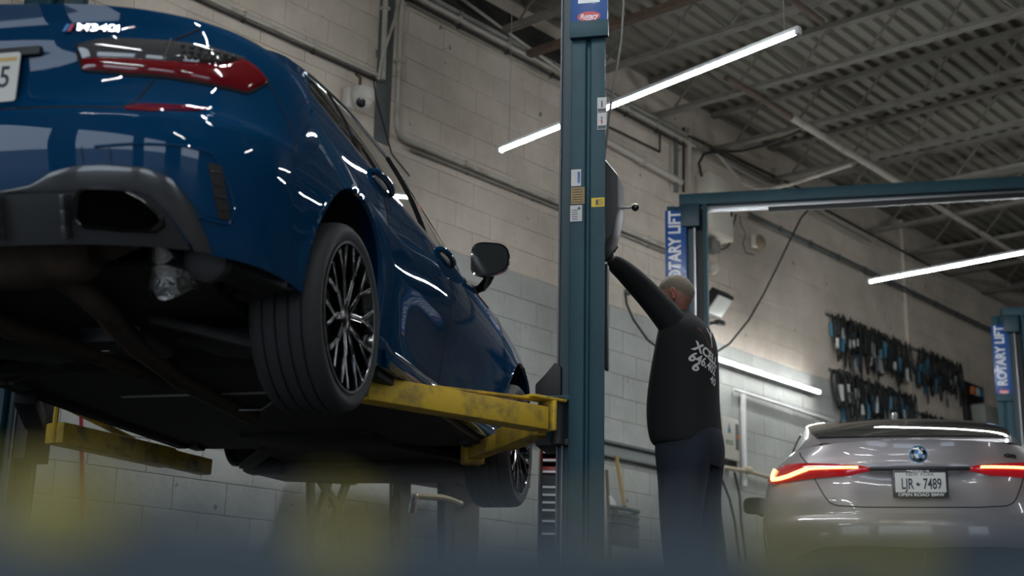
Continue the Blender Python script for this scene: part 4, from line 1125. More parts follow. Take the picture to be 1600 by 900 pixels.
for mir in (False, True):
    lm = patch(GR_, [(.25, .868), (.309, .878), (.572, .897), (.848, .916), (1.10, .925), (1.30, .905), (1.45, .875)], [(.25, .852), (.388, .828), (.651, .825), (.927, .820), (1.242, .825), (1.40, .85), (1.45, .87)], .006, 40, 8, sgn=1, dome=0.012, mirror=not mir).build('tail_lamp', M_rlens2, grey, smooth=True)
    for pl, r in (([(.33, .869), (.45, .870), (.62, .873), (.743, .874)], .0085), ([(.743, .874), (.84, .860), (.94, .846), (1.07, .841), (1.19, .846)], .013), ([(1.19, .846), (1.21, .87), (1.20, .90)], .012)):
        seam_line(GR_, pl, r, .026, 24, sgn=1, mirror=not mir).build('light_strip', M_glow, lm, smooth=True)
    seam_line(GR_, [(1.0, .985), (.86, .94), (.743, .896), (.651, .812), (.532, .709), (.50, .688), (.44, .672), (.25, .662), (.0001, .660)], .004, .0005, 60, sgn=1, mirror=mir).build('trunk_seam', M_seam, grey)
    for ph in (.16,):
        p = GR_(ph, .862); p = p + [-.004, 0, 0]
        if mir: p = p * [1, -1, 1]
        MB().box(p, (.02, .05, .010)).build('plate_lamp', mat('plate_light', (0.9, 0.9, 0.9), 0.4, emit=(0.9, 0.95, 1.0), estr=1.2), grey, bevel=.002)
    patch(GR_, [(.0001, .44), (.3, .45), (.6, .44), (.9, .38)], [(.0001, .24), (.3, .24), (.6, .24), (.85, .24)], .008, 24, 6, sgn=1, mirror=mir).build('lower_valance', M_black, grey, smooth=True)
MB().box((-1.012, 0, .925), (.03, .60, .022)).build('trunk_grip', M_black, grey, bevel=.006)
def gtext(nm, body, size, m, y, z, x, parent, **k):
    w = text_mesh(nm, body, size, m, basis((x, -y, z), (0, -1, 0), (0, 0, 1), (-1, 0, 0)), None, **k); w.parent = parent; return w
GX = -1.022
gp = MB().prism([(-.165, -.085), (.165, -.085), (.165, .085), (-.165, .085)], (GX + .006, 0, .832), (0, -1, 0), (0, 0, 1), (-1, 0, 0), .008).build('plate_frame', mat('frame_black', (0.02, 0.022, 0.024), 0.35, coat=.3), grey, bevel=.003)
MB().prism([(-.150, -.055), (.150, -.055), (.150, .066), (-.150, .066)], (GX - .0025, 0, .832), (0, -1, 0), (0, 0, 1), (-1, 0, 0), .001).build('licence_plate', mat('plate_white', (0.62, 0.60, 0.55), 0.4), gp)
gtext('plate_number', 'LJR', .092, M_ink, -.078, .826, GX - .0042, gp, extrude=.0006, offset=.0016, xs=.60)
gtext('plate_number', '7489', .092, M_ink, .070, .826, GX - .0042, gp, extrude=.0006, offset=.0016, xs=.60)
MB().prism([(-.014, -.004), (-.004, -.010), (.004, -.012), (.006, -.002), (.014, -.001), (.012, .004), (.002, .004), (-.002, .011), (-.010, .010), (-.013, .002)], (GX - .0036, .012, .826), (0, -1, 0), (0, 0, 1), (-1, 0, 0), .0008).build('plate_emblem', M_ink, gp)
gtext('plate_state', 'NEW YORK', .028, M_ink, 0, .886, GX - .0042, gp, extrude=.0004, xs=1.15)
gtext('frame_lettering', 'OPEN ROAD BMW', .026, M_signwhite, 0, .762, GX - .0028, gp, extrude=.0004, offset=.0006, xs=1.25)
gtext('frame_lettering', 'EDISON, NJ', .018, M_signwhite, 0, .908, GX - .0028, gp, extrude=.0004, xs=1.2)
# roundel
rc = np.array([-.990, 0, 1.017]); nrm = np.array([-1.0, 0, .02])
MB().lathe([(0, .054), (.006, .054), (.008, .050)], rc, nrm, 36).build('roundel_ring', mat('ring_blue', (0.02, 0.16, 0.30), 0.3, coat=.5), grey, smooth=True)
rd = MB().lathe([(.004, .047), (.0095, .047), (.0105, .044), (.0105, 0)], rc, nrm, 36).build('roundel', M_gloss, grey, smooth=True)
for k, m_ in enumerate((M_signwhite, mat('roundel_blue', (0.03, 0.20, 0.55), 0.3))* 2):
    poly = [(0, 0)] + [(.027 * math.cos(a), .027 * math.sin(a)) for a in np.linspace(k * math.pi / 2, (k + 1) * math.pi / 2, 8)]
    MB().prism(poly, rc + nrm * .0108, (0, -1, 0), (0, 0, 1), (-1, 0, 0), .001).build('roundel_quarter', m_, rd)
for ch, an in (('B', 130), ('M', 90), ('W', 50)):
    a = math.radians(an); tx = np.array([0, -math.sin(a), math.cos(a)])
    w = text_mesh('roundel_letter', ch, .017, M_signwhite, basis(rc + nrm * .012 + np.array([0, -math.cos(a) * .036, math.sin(a) * .036]), (0, -math.sin(a), -math.cos(a)), (0, -math.cos(a), math.sin(a)), (-1, 0, 0)), None, extrude=.0004, offset=.0004); w.parent = rd
# dark model badge at right, mirrors, wheels
p, n = surf_n(GR_, .63, .938, sgn=1); xx = vnorm(GR_(.65, .938) - GR_(.61, .938))
w = text_mesh('model_badge', '430i', .036, M_black, basis(p + n * .004, xx, np.cross(n, xx), n), None, extrude=.003, offset=.001, xs=1.4); w.parent = grey
for sd in (-1, 1):
    P = []
    for i in range(11):
        t = i / 10; k = math.sin(math.pi * (0.5 + t * 0.5)) ** 0.45 if t < 1 else 0.02; row = []
        for j in range(24):
            a = 2 * math.pi * j / 24; cs, sn = math.cos(a), math.sin(a)
            row.append(np.array([1.90 + .13 * t, sd * (.99 + abs(cs) ** .62 * np.sign(cs) * .105 * k), 1.02 + abs(sn) ** .62 * np.sign(sn) * .072 * k]))
        P.append(row)
    mo = MB().grid(P, wrap=True).build('door_mirror', M_gloss, grey, smooth=True, angle=math.radians(60))
    k = MB(); k.v = [tuple(p_ + [-.002, 0, 0]) for p_ in P[0]]; k.f = [tuple(range(24))]; k.build('mirror_glass', MATS['mirror_glass'], mo)
    MB().tube([(2.03, sd * .84, .94), (1.98, sd * .90, .94), (1.96, sd * .97, .96)], [.03, .026, .022], 10, flat=.6).build('mirror_arm', M_gloss, mo, smooth=True)
for x in (0.0, 2.851):
    for sd in (-1, 1): wheel(grey, x, sd, .333, rimr=.247, face=.90)
MB().box((1.3, 0, .22), (4.2, 1.3, .04)).build('floor_pan', M_under, grey, bevel=.01)
# ================================================================ MAN AT THE LIFT CONTROLS
# local frame: X = the way he faces, Y = his left, Z up; origin between the feet
mz = math.radians(150)      # facing left in the picture and a little away
MX = np.array([math.cos(mz), math.sin(mz), 0.0]); MY = np.array([-math.sin(mz), math.cos(mz), 0.0])
MO = np.array([0.925, 7.02, 0.0])
man = thing('person', 'man in a black long-sleeved top and navy trousers reaching up to the lift control', 'person', matrix=basis(MO, MX, MY, UP))
M_skin = mat('skin', (0.30, 0.13, 0.09), 0.55, var=0.25, vscale=25, bump=0.05)
M_hair = mat('cropped_grey_hair', (0.15, 0.12, 0.08), 0.8, dirt=(0.26, 0.25, 0.22), dscale=14, damt=0.4, bump=0.5, bscale=220)
M_shirt = mat('black_cotton', (0.0075, 0.009, 0.009), 0.9, var=0.3, vscale=5, bump=0.35, bscale=9)
M_trouser = mat('navy_trousers', (0.010, 0.016, 0.030), 0.85, var=0.3, vscale=5, bump=0.35, bscale=9)
M_shoe = mat('black_shoe', (0.012, 0.012, 0.012), 0.5)
M_print_w = mat('shirt_print_white', (0.62, 0.60, 0.60), 0.7)
M_print_o = mat('shirt_print_orange', (0.35, 0.10, 0.04), 0.7)
def mw(p): p = np.asarray(p, float); return np.array([(p - MO) @ MX, (p - MO) @ MY, p[2]])
def skin_mesh(name, chains, m, parent, sub=2, root=0):
    """chains: list of lists of (x, y, z, rx, ry); points at equal places are shared"""
    vs = []; es = []; rad = []; key = {}
    for ch in chains:
        prev = None
        for p in ch:
            k = tuple(round(v, 4) for v in p[:3])
            if k not in key:
                key[k] = len(vs); vs.append(tuple(p[:3])); rad.append((p[3], p[4] if len(p) > 4 else p[3]))
            if prev is not None and prev != key[k]: es.append((prev, key[k]))
            prev = key[k]
    me = bpy.data.meshes.new(name); me.from_pydata(vs, es, [])
    o = link(name, me, m, parent)
    md = o.modifiers.new('skin', 'SKIN'); md.use_smooth_shade = True; md.branch_smoothing = 0.6
    for i, r in enumerate(rad):
        me.skin_vertices[0].data[i].radius = r
        me.skin_vertices[0].data[i].use_root = (i == root)
    if sub:
        s = o.modifiers.new('sub', 'SUBSURF'); s.levels = sub; s.render_levels = sub
    return o
hand = mw(on_depth(949, 378, 6.66)); wrist = mw(on_depth(951, 402, 6.68)); elbow = mw(on_depth(992, 437, 6.80)); shl = mw(on_depth(1046, 486, 6.90))
# rings of an upright form: (z, centre x, centre y, half depth x, half width y)
def rings(name, rs, m, parent, n=28, p=2.3, sub=1, cap=True):
    P = []
    for (z, cx, cy, hx, hy) in rs:
        row = []
        for k in range(n):
            a = 2 * math.pi * k / n; cs, sn = math.cos(a), math.sin(a)
            row.append(np.array([cx + abs(cs) ** (2 / p) * np.sign(cs) * hx, cy + abs(sn) ** (2 / p) * np.sign(sn) * hy, z]))
        P.append(row)
    b = MB().grid(P, wrap=True)
    if cap: b.f.append(tuple(range(n))); b.f.append(tuple((len(rs) - 1) * n + k for k in range(n)))
    o = b.build(name, m, parent, smooth=True, angle=math.radians(80))
    if sub:
        s = o.modifiers.new('sub', 'SUBSURF'); s.levels = sub; s.render_levels = sub
    return o
# --- bare body: one continuous figure (hips, trunk, neck, arms, legs), under the clothes
LFOOT = (0.02, .11, .07); RFOOT = (-.05, -.11, .07)
body_ch = [[(0, 0, .93, .115, .135), (0.01, 0, 1.10, .11, .13), (.015, 0, 1.28, .115, .145), (.02, 0, 1.42, .09, .12), (.04, 0, 1.50, .058, .06), (.065, 0, 1.56, .052, .055)],
    [(.02, 0, 1.42, .09, .12), (.045, .13, 1.44, .07, .07), (shl[0], shl[1] - .015, shl[2] - .035, .052), (elbow[0], elbow[1], elbow[2] - .01, .040), (wrist[0], wrist[1], wrist[2], .027)],
    [(.02, 0, 1.42, .09, .12), (.03, -.13, 1.42, .07, .07), (.06, -.20, 1.38, .052), (.05, -.25, 1.14, .04), (.08, -.25, .90, .027)],
    [(0, 0, .93, .115, .135), (0, .09, .84, .085, .08), (.01, .105, .48, .055), (.0, .11, .26, .05), (-.01, .11, .10, .035), (.10, .115, .045, .032)],
    [(0, 0, .93, .115, .135), (-.01, -.09, .84, .085, .08), (-.02, -.105, .48, .055), (-.05, -.11, .26, .05), (-.06, -.11, .10, .035), (.05, -.115, .045, .032)]]
bodyo = skin_mesh('body', body_ch, M_skin, man, 1)
# --- head
def head_pt(th, ph):
    """th 0 top .. pi bottom, ph 0 = face"""
    st, ct = math.sin(th), math.cos(th)
    x = st * math.cos(ph) * .096; y = st * math.sin(ph) * .076; z = ct * .118
    if z < 0:
        k = (-z / .118); x = x * (1 - .25 * k * (1 if x < 0 else .55)) + .018 * k; y *= (1 - .28 * k)
    if x < 0 and z > -.04: x *= 1.08
    fx = max(0, math.cos(ph)) ** 10
    x += fx * (.022 * math.exp(-((z + .022) / .016) ** 2) * math.exp(-(y / .016) ** 2) - .006 * math.exp(-((z - .012) / .012) ** 2) + .006 * math.exp(-((z + .062) / .008) ** 2) - .004 * math.exp(-((z + .052) / .004) ** 2) + .006 * math.exp(-((z - .032) / .01) ** 2))
    return np.array([x, y, z])
HC = np.array([.062, 0.0, 1.612]); tilt = Matrix.Rotation(math.radians(14), 3, 'Y') ; turn = Matrix.Rotation(math.radians(4), 3, 'Z')
HR = np.array(turn @ tilt)
def hx(p): return HC + HR @ np.asarray(p)
P = [[hx(head_pt(math.pi * i / 28, 2 * math.pi * j / 40)) for j in range(40)] for i in range(29)]
hd = MB().grid(P, wrap=True).build('head', M_skin, man, smooth=True, weld=True)
P = []
for i in range(15):
    row = []
    for j in range(40):
        ph = 2 * math.pi * j / 40; lim = math.pi * (.34 + .32 * (1 - math.cos(ph)) / 2 + .03 * math.cos(2 * ph))
        p = head_pt(lim * i / 14, ph); row.append(hx(p * (1.035 if i < 13 else 1.0)))
    P.append(row)
MB().grid(P, wrap=True).build('hair', M_hair, hd, smooth=True, weld=True)
for sd in (-1, 1):
    e = MB()
    pts = [(.004, .013), (.015, .030), (.004, .040), (-.012, .034), (-.018, .014), (-.012, -.008), (-.002, -.024), (.006, -.022), (.008, -.006)]
    P = []
    for k, (s_, dy) in enumerate(((1.0, .0), (1.05, .012), (.92, .017), (.55, .010), (.1, .008))):
        P.append([hx((px * s_ - .008 + (-.004 if k else 0), sd * (.071 + dy), pz * s_ - .014)) for px, pz in pts])
    e.grid(P, wrap=True).build('ear', mat('ear_skin', (0.40, 0.15, 0.11), 0.55), hd, smooth=True)
    MB().ball(hx((.082, sd * .031, .004)), .011, 10).build('eye', M_white, hd, smooth=True)
# --- top: trunk and sleeves
SH = [(.80, .005, 0, .150, .185), (.815, .010, 0, .172, .195), (.86, .018, 0, .184, .198), (.95, .028, 0, .186, .196), (1.05, .030, 0, .182, .196), (1.15, .022, 0, .174, .200), (1.25, .010, .004, .160, .208), (1.34, .0, .01, .145, .212), (1.41, .0, .015, .126, .200), (1.455, .010, .02, .108, .165), (1.487, .022, .018, .085, .11), (1.512, .034, .01, .066, .072), (1.528, .045, .004, .060, .062)]
top = rings('long_sleeved_top', SH, M_shirt, man, cap=True)
sl = skin_mesh('sleeve', [[(.0, .08, 1.37, .085, .10), (shl[0] * .45, shl[1] * .80 + .01, 1.415, .085, .085), (shl[0], shl[1], shl[2] - .045, .082, .082), ((shl[0] + elbow[0]) / 2, (shl[1] + elbow[1]) / 2, (shl[2] + elbow[2]) / 2 - .02, .072), (elbow[0], elbow[1], elbow[2] - .006, .066), ((elbow[0] + wrist[0]) / 2, (elbow[1] + wrist[1]) / 2, (elbow[2] + wrist[2]) / 2, .055), (wrist[0], wrist[1], wrist[2] - .01, .044)]], M_shirt, top, 2)
sr = skin_mesh('sleeve', [[(.0, -.10, 1.38, .08, .09), (.06, -.20, 1.37, .068), (.055, -.235, 1.27, .06), (.05, -.25, 1.14, .052), (.065, -.252, 1.02, .045), (.08, -.25, .91, .038)]], M_shirt, top, 2)
# --- trousers
TR = [(.70, .0, 0, .155, .175), (.76, -.006, 0, .168, .185), (.84, -.008, 0, .170, .186), (.92, .004, 0, .158, .176), (.97, .012, 0, .148, .170)]
tr_ = rings('trousers', TR, M_trouser, man, cap=False)
for sd, (ax, ay), fx in ((1, (.0, .085), .0), (-1, (-.005, -.085), -.05)):
    rings('trouser_leg', [(.06, fx * 1.1 - .01, sd * .11, .080, .075), (.10, fx * 1.1 - .01, sd * .11, .088, .080), (.28, fx, sd * .108, .098, .088), (.48, fx * .4 + .01, sd * .10, .108, .096), (.62, ax, ay, .125, .105), (.76, ax - .004, ay, .150, .105), (.82, ax - .004, ay * .9, .15, .10)], M_trouser, tr_, cap=False)
    MB().tube([(fx - .10, sd * .112, .045), (fx - .05, sd * .113, .055), (fx + .05, sd * .115, .05), (fx + .14, sd * .12, .04), (fx + .18, sd * .12, .03)], [.035, .046, .048, .042, .022], 14, flat=1.0).build('shoe', M_shoe, man, smooth=True)
# --- gloved hand closing on the lever of the power unit, and the other hand
M_glove = mat('black_glove', (0.012, 0.013, 0.013), 0.7)
def hand_at(wr, dirv, palm_n, nm, curl=.9, m=M_glove):
    d = vnorm(dirv); nrm = vnorm(palm_n - d * (np.asarray(palm_n) @ d)); sd = np.cross(d, nrm)
    o = MB(); wr = np.asarray(wr, float)
    P = []
    for t, w, th in ((-.02, .026, .022), (.01, .030, .020), (.05, .040, .017), (.085, .042, .014), (.095, .038, .010)):
        P.append([wr + d * t + sd * w * math.cos(a) + nrm * th * math.sin(a) for a in np.linspace(0, 2 * math.pi, 14, endpoint=False)])
    o.grid(P, wrap=True); o.f.append(tuple(range(14))); o.f.append(tuple(56 + k for k in range(14)))
    for k, ln in enumerate((.068, .078, .072, .056)):
        b0 = wr + d * .085 + sd * (-.030 + .020 * k); a = 0.25; pts = [b0 - d * .015]; p = b0
        for j in range(3):
            pts.append(p); p = p + (d * math.cos(a) + nrm * math.sin(a)) * ln * (.42, .32, .26)[j]; a += curl * .8
        pts.append(p)
        o.tube(pts, [.0095, .0095, .009, .008, .006], 8)
    b0 = wr + d * .03 - sd * .032
    o.tube([b0, b0 + (d * .6 - sd * .7) * .032, b0 + (d * .8 - sd * .5 + nrm * .3) * .055, b0 + (d * .9 - sd * .2 + nrm * .6) * .075], [.012, .011, .0095, .007], 8)
    return o.build(nm, m, man, smooth=True)
hand_at(wrist, hand - wrist + np.array([.01, 0, .02]), np.array([.8, -.5, .1]), 'gloved_hand')
hand_at(np.array([.08, -.25, .90]), np.array([.05, 0, -1.0]), np.array([0, 1.0, 0]), 'gloved_hand', .6)
# small orange mark on the sleeve and the print on the back
def decal(nm, m, obj_, target, back=.30):
    md = obj_.modifiers.new('wrap', 'SHRINKWRAP'); md.target = target; md.wrap_method = 'PROJECT'
    md.use_project_x = False; md.use_project_y = False; md.use_project_z = True; md.use_positive_direction = False; md.use_negative_direction = True
    md.offset = .005; md.wrap_mode = 'OUTSIDE_SURFACE' if False else 'ABOVE_SURFACE'
    return obj_
PB = np.array([-.30, .02, 1.26])           # plane behind his back; text reads left to right seen from behind
tx = np.array([0, -1.0, 0]); 
def back_text(body, size, y, z, m, rot=-17, xs=1.0, off=.0015, sh=0.0):
    a = math.radians(rot); ux = np.array([0, -math.cos(a), math.sin(a)]); uy = np.array([0, math.sin(a), math.cos(a)])
    mt = basis((0, 0, 0), (1, 0, 0), (0, 1, 0), (0, 0, 1))
    o = text_mesh('back_print', body, size, m, mt, None, extrude=0.0, offset=off, xs=xs, align='LEFT', shear=sh)
    bm = bmesh.new(); bm.from_mesh(o.data); bmesh.ops.triangulate(bm, faces=bm.faces)
    for _ in range(4):
        bmesh.ops.subdivide_edges(bm, edges=[e for e in bm.edges if e.calc_length() > .008], cuts=1, use_grid_fill=False)
        bmesh.ops.triangulate(bm, faces=bm.faces)
    bm.to_mesh(o.data); bm.free()
    o.matrix_local = basis((-.30, y, z), ux, uy, (-1, 0, 0)); o.parent = top
    return decal('p', m, o, top)
back_text('XCELL', .066, .165, 1.295, M_print_w, rot=-20, xs=1.0, off=.003)
back_text('646.402', .066, .180, 1.240, M_print_w, rot=-20, xs=.85, off=.002)
back_text('6', .066, .165, 1.192, M_print_w, rot=-20, xs=.95, off=.002)
back_text('40', .060, .065, 1.140, M_print_w, rot=-20, xs=.95, off=.001)
back_text('AUT', .022, .070, 1.238, M_print_w, rot=-20, off=.0004)
back_text('Y', .15, .055, 1.355, M_print_w, rot=-8, xs=.62, off=-.001)
sw_ = MB(); sw_.grid([[(.00 + .10 * t - w * .006, .0 - .13 * t ** 1.3 + w * .010 * (1 - t), 0) for w in (0, 1)] for t in np.linspace(0, 1, 16)])
so2 = sw_.build('back_print', M_print_o); so2.matrix_local = basis((-.30, .125, 1.385), (0, -1, 0), (0, 0, 1), (-1, 0, 0)); so2.parent = top; decal('p', None, so2, top)
# ================================================================ CONDUITS, CABLES AND BOXES ON THE LONG WALL
M_cable = mat('black_cable', (0.02, 0.02, 0.018), 0.6)
M_cream = mat('cream_box', (0.70, 0.65, 0.55), 0.5, var=0.12, vscale=5)
M_stain = mat('grey_strip', (0.16, 0.175, 0.17), 0.8, var=0.35, vscale=4)
M_dome = mat('white_plastic', (0.62, 0.59, 0.53), 0.4)
def wp(u, v, o=0.03):
    s, z = on_wall(u, v, o); return W(s, o, z)
def run(name, label, cat, pts, r, m, clips=True, group=None):
    t = thing(name, label, cat, tuple(pts[0]), group=group)
    MB().tube(pts, r, 10).build('pipe', m, t, smooth=True, world=True)
    if clips:
        for a, b in zip(pts, pts[1:]):
            L = np.linalg.norm(b - a)
            for k in range(1, int(L / 0.7) + 1):
                p = a + (b - a) * k / (int(L / 0.7) + 1)
                MB().bar(p - vnorm(b - a) * .012, p + vnorm(b - a) * .012, 2.5 * r, 2.5 * r).build('clip', m, t, world=True)
    return t
def elbow_pts(a, c, b, r, n=6):
    a, b, c = map(lambda q: np.asarray(q, float), (a, b, c)); p0 = c + vnorm(a - c) * r; p1 = c + vnorm(b - c) * r; out = []
    for k in range(n + 1):
        t = k / n; out.append((1 - t) ** 2 * p0 + 2 * t * (1 - t) * c + t * t * p1)
    return [a] + out + [b]
tag(MB().prism([(6.58, 0), (6.74, 0), (6.74, .004), (6.58, .004)], W(0, 0, 3.45), WD, WN, UP, 1.70).build('cover_strip', M_stain), 'grey stained strip running up the wall between two pipes', 'strip')
run('wall_conduit', 'cream pipe dropping down the wall left of the grey strip', 'conduit', [W(6.58, .05, 5.1), W(6.60, .05, 3.93)], .022, M_pipe_w)
run('wall_conduit', 'cream pipe that bends from the grey strip and runs right along the wall', 'conduit', elbow_pts(W(6.76, .05, 5.1), W(6.765, .05, 3.53), W(10.7, .05, 3.55), .14), .022, M_pipe_w)
run('wall_conduit', 'thin rusty pipe just under the bent cream pipe', 'conduit', [W(6.95, .03, 3.485), W(8.9, .03, 3.50), W(10.7, .03, 3.50)], .012, M_pipe_g)
run('wall_conduit', 'thin pipe with dirty upper edge above the rear of the blue sedan', 'conduit', [W(3.4, .04, 3.955), W(6.56, .04, 3.955)], .018, M_pipe_w)
run('wall_conduit', 'dark cable along the underside of the pipe above the blue sedan', 'conduit', [W(3.4, .025, 3.915), W(6.56, .025, 3.92)], .010, M_cable)
tag(MB().tube([wp(622, 0, .07), wp(617, 30, .07), wp(606, 62, .07), wp(597, 90, .07), wp(591, 125, .06)], .012, 8).build('wall_hose', M_pipe_w, smooth=True), 'pale hose curling between the two cream pipes', 'hose')
tag(MB().tube([wp(583, 118, .03), wp(587, 150, .03), wp(598, 190, .03), wp(612, 240, .03), wp(640, 275, .03)], .006, 6).build('wall_cable', M_cable, smooth=True), 'thin dark cable drooping past the dome camera', 'cable')
for zz, r, m_, lab in ((4.74, .024, M_pipe_w, 'pale pipe at the wall top above the dome camera'), (4.68, .014, M_cable, 'black cable sagging along the wall top'), (4.80, .030, M_pipe_g, 'thick grey conduit highest on the wall')):
    run('wall_conduit', lab, 'conduit', [W(6.2, .06, zz), W(9.2, .06, zz - .01), W(10.7, .06, zz - .02)], r, m_)
run('wall_conduit', 'pale pipe crossing diagonally in front of the wall top conduits', 'conduit', [W(7.1, .12, 4.92), W(8.9, .10, 4.70)], .014, M_pipe_w, False)
run('wall_conduit', 'thick cream pipe right of the near blue post with yellowed joints', 'conduit', [wp(940, 216, .06), wp(1064, 285, .06)], .034, M_pipe_w)
run('wall_conduit', 'thin dark pipe above the thick cream pipe', 'conduit', [wp(947, 196, .03), wp(1031, 237, .03), wp(1031, 208, .03)], .010, M_cable, False)
for u, r, m_, lab in ((1056, .022, M_stain, 'broad grey riser up the wall beside the panel'), (1068, .014, M_cable, 'black riser pipe next to the electrical panel'), (1077, .020, M_pipe_w, 'cream riser pipe next to the electrical panel')):
    run('wall_riser', lab, 'pipe', [wp(u, 200, .05), wp(u, 300, .05)], r, m_, False)
pb_ = thing('electrical_panel', 'cream electrical panel box on the wall behind the second lift beam', 'panel', tuple(W(11.18, .07, 4.0)))
MB().box(W(11.20, .075, 4.15), (.44, .15, .62), (WD, WN, UP)).build('box', M_cream, pb_, bevel=.006, world=True)
MB().box(W(11.20, .155, 4.15), (.40, .012, .58), (WD, WN, UP)).build('door', M_cream, pb_, bevel=.004, world=True)
MB().box(W(11.36, .165, 4.12), (.03, .012, .06), (WD, WN, UP)).build('latch', M_darkmetal, pb_, bevel=.003, world=True)
jb = thing('junction_box', 'small grey junction box below the electrical panel', 'box', tuple(wp(1112, 383)))
jp = wp(1112, 385, .05); MB().box(jp, (.16, .10, .12), (WD, WN, UP)).build('box', M_stain, jb, bevel=.006, world=True)
MB().box(jp + WN * .052, (.13, .006, .09), (WD, WN, UP)).build('lid', M_pipe_g, jb, bevel=.002, world=True)
tag(MB().tube([wp(1117, 388, .05), wp(1130, 390, .04), wp(1140, 382, .04), wp(1144, 360, .04), wp(1150, 335, .04)], .008, 6).build('wall_cable', M_cable, smooth=True), 'black cable looping out of the grey junction box', 'cable')
# cable bundles leaving along the wall
for k, (a, b, r, m_, lab) in enumerate((((1040, 205), (1250, 312), .018, M_pipe_w, 'pale pipe along the wall top above the panel'), ((1060, 205), (1262, 300), .013, M_cable, 'black cable along the wall top above the panel'), ((1090, 228), (1360, 378), .016, M_pipe_g, 'grey conduit sloping away above the second lift beam'), ((1110, 232), (1480, 430), .014, M_cable, 'black conduit running away toward the far belts'), ((1100, 222), (1240, 300), .010, M_pipe_r, 'thin rusty line among the cables by the panel'))):
    o_ = .05 + .02 * k; run('wall_conduit', lab, 'conduit', [wp(*a, o_), wp(*b, o_)], r, m_, False)
tag(MB().tube([wp(1118, 238, .2), wp(1160, 285, .5), wp(1185, 297, .9), wp(1230, 290, 1.3), wp(1330, 258, 1.9)], .014, 8).build('ceiling_cable', M_pipe_w, smooth=True), 'pale cable swinging from the wall corner up to the joists', 'cable')
tag(MB().tube([wp(1110, 238, .15), wp(1160, 236, .6), wp(1200, 226, 1.1), wp(1250, 205, 1.6)], .014, 8).build('ceiling_cable', M_cable, smooth=True), 'black cable sagging beside the second joist', 'cable')
tag(MB().tube([wp(1096, 275, .1), wp(1092, 255, .12), wp(1100, 240, .1), wp(1110, 238, .1)], .014, 8).build('wall_cable', M_cable, smooth=True), 'short black cable arching into the top of the panel', 'cable')
for da, r, lab in ((0.0, .016, 'upper of the paired dark conduits running to the far lift post'), (-.045, .012, 'lower of the paired dark conduits running to the far lift post')):
    run('wall_conduit', lab, 'conduit', [W(11.9, .04, 4.30 + da), W(20.5, .04, 4.33 + da)], r, M_stain, True)
# dome camera
dc = thing('security_camera', 'white dome security camera on the wall above the blue sedan', 'camera', tuple(wp(568, 158, .02)))
c0 = wp(566, 156, .10)
MB().box(c0 - WN * .06 - WD * .075 + UP * .0, (.09, .06, .16), (WD, WN, UP)).build('mount', M_dome, dc, bevel=.012, world=True)
MB().lathe([(-.07, .085), (-.03, .09), (0, .088), (.02, .078)], c0 + UP * .01, -UP, 24).build('base', M_dome, dc, smooth=True, world=True)
MB().ball(c0 - UP * .015, .074, 20).build('dome', M_dome, dc, smooth=True, world=True)
ld = vnorm(CAM - c0 + np.array([-1.2, 0, -.2]))
MB().lathe([(.050, .036), (.078, .036), (.082, .030), (.080, 0)], c0 - UP * .02, ld, 20).build('lens', M_gloss, dc, smooth=True, world=True)
MB().tube([c0 - WD * .03 + UP * .09, c0 - WD * .03 + UP * .16, c0 - WD * .03 - WN * .05 + UP * .21], .012, 8).build('cable', M_pipe_r, dc, smooth=True, world=True)
# bell, small lamp globe, flood light
hb = thing('alarm_bell', 'round tan alarm bell on the wall right of the panel', 'bell', tuple(wp(1180, 380)))
bp_ = wp(1182, 380, .03); MB().lathe([(0, .02), (.02, .075), (.05, .085), (.075, .06), (.085, 0)], bp_, WN, 22).build('gong', mat('bell_tan', (0.30, 0.24, 0.15), 0.5), hb, smooth=True, world=True)
MB().box(bp_ - WD * .07 + WN * .02, (.07, .05, .13), (WD, WN, UP)).build('base', M_cream, hb, bevel=.005, world=True)
tag(MB().tube([wp(1178, 398, .03), wp(1165, 395, .03), wp(1161, 380, .03), wp(1165, 365, .03), wp(1157, 350, .03), wp(1156, 338, .03)], .005, 6).build('wall_cable', M_cable, smooth=True), 'thin cable looping beside the alarm bell', 'cable')
tag(MB().ball(wp(1112, 420, .05), .07, 16, (1, 1, .9)).build('junction_cover', M_cream, smooth=True), 'round pale cover on the wall right of the second post', 'cover')
fl_ = thing('flood_light', 'square flood light with pale glass on the wall behind the man', 'lamp', tuple(wp(1122, 480, .1)))
fc = wp(1124, 478, .14); fn_ = vnorm(WN * .75 - UP * .66); fx_ = WD; fy_ = np.cross(fn_, fx_)
MB().box(fc - fn_ * .05, (.30, .26, .10), (fx_, fy_, fn_), taper=1.0).build('housing', M_black, fl_, bevel=.012, world=True)
MB().box(fc + fn_ * .004, (.26, .21, .02), (fx_, fy_, fn_), taper=.94).build('glass', mat('flood_glass', (0.55, 0.56, 0.52), 0.25, coat=.5), fl_, bevel=.006, world=True)
MB().box(fc - UP * .17, (.10, .06, .05), (WD, WN, UP)).build('junction', M_black, fl_, bevel=.006, world=True)
MB().cyl(fc - UP * .16 - WN * .0, fc - UP * .16 - WN * .14, .018, n=10).build('arm', M_black, fl_, world=True)
# long black cord hanging behind the man
tag(MB().tube([wp(1268, 322, 1.0), wp(1252, 340, .95), wp(1236, 372, .9), wp(1214, 418, .8), wp(1194, 458, .7), wp(1170, 500, .6), wp(1140, 537, .5), wp(1110, 556, .45), wp(1075, 562, .4), wp(1040, 553, .35), wp(1012, 531, .3), wp(990, 500, .25), wp(979, 475, .15), wp(977, 457, .06)], .010, 8).build('extension_cord', M_cable, smooth=True), 'long black cord drooping across the wall behind the man', 'cord')
tag(MB().lathe([(0, .03), (.03, .03), (.045, .022), (.05, 0)], wp(979, 457, 0), WN, 14).build('cord_hook', M_stain, smooth=True), 'small grey wall hook holding the end of the black cord', 'hook')
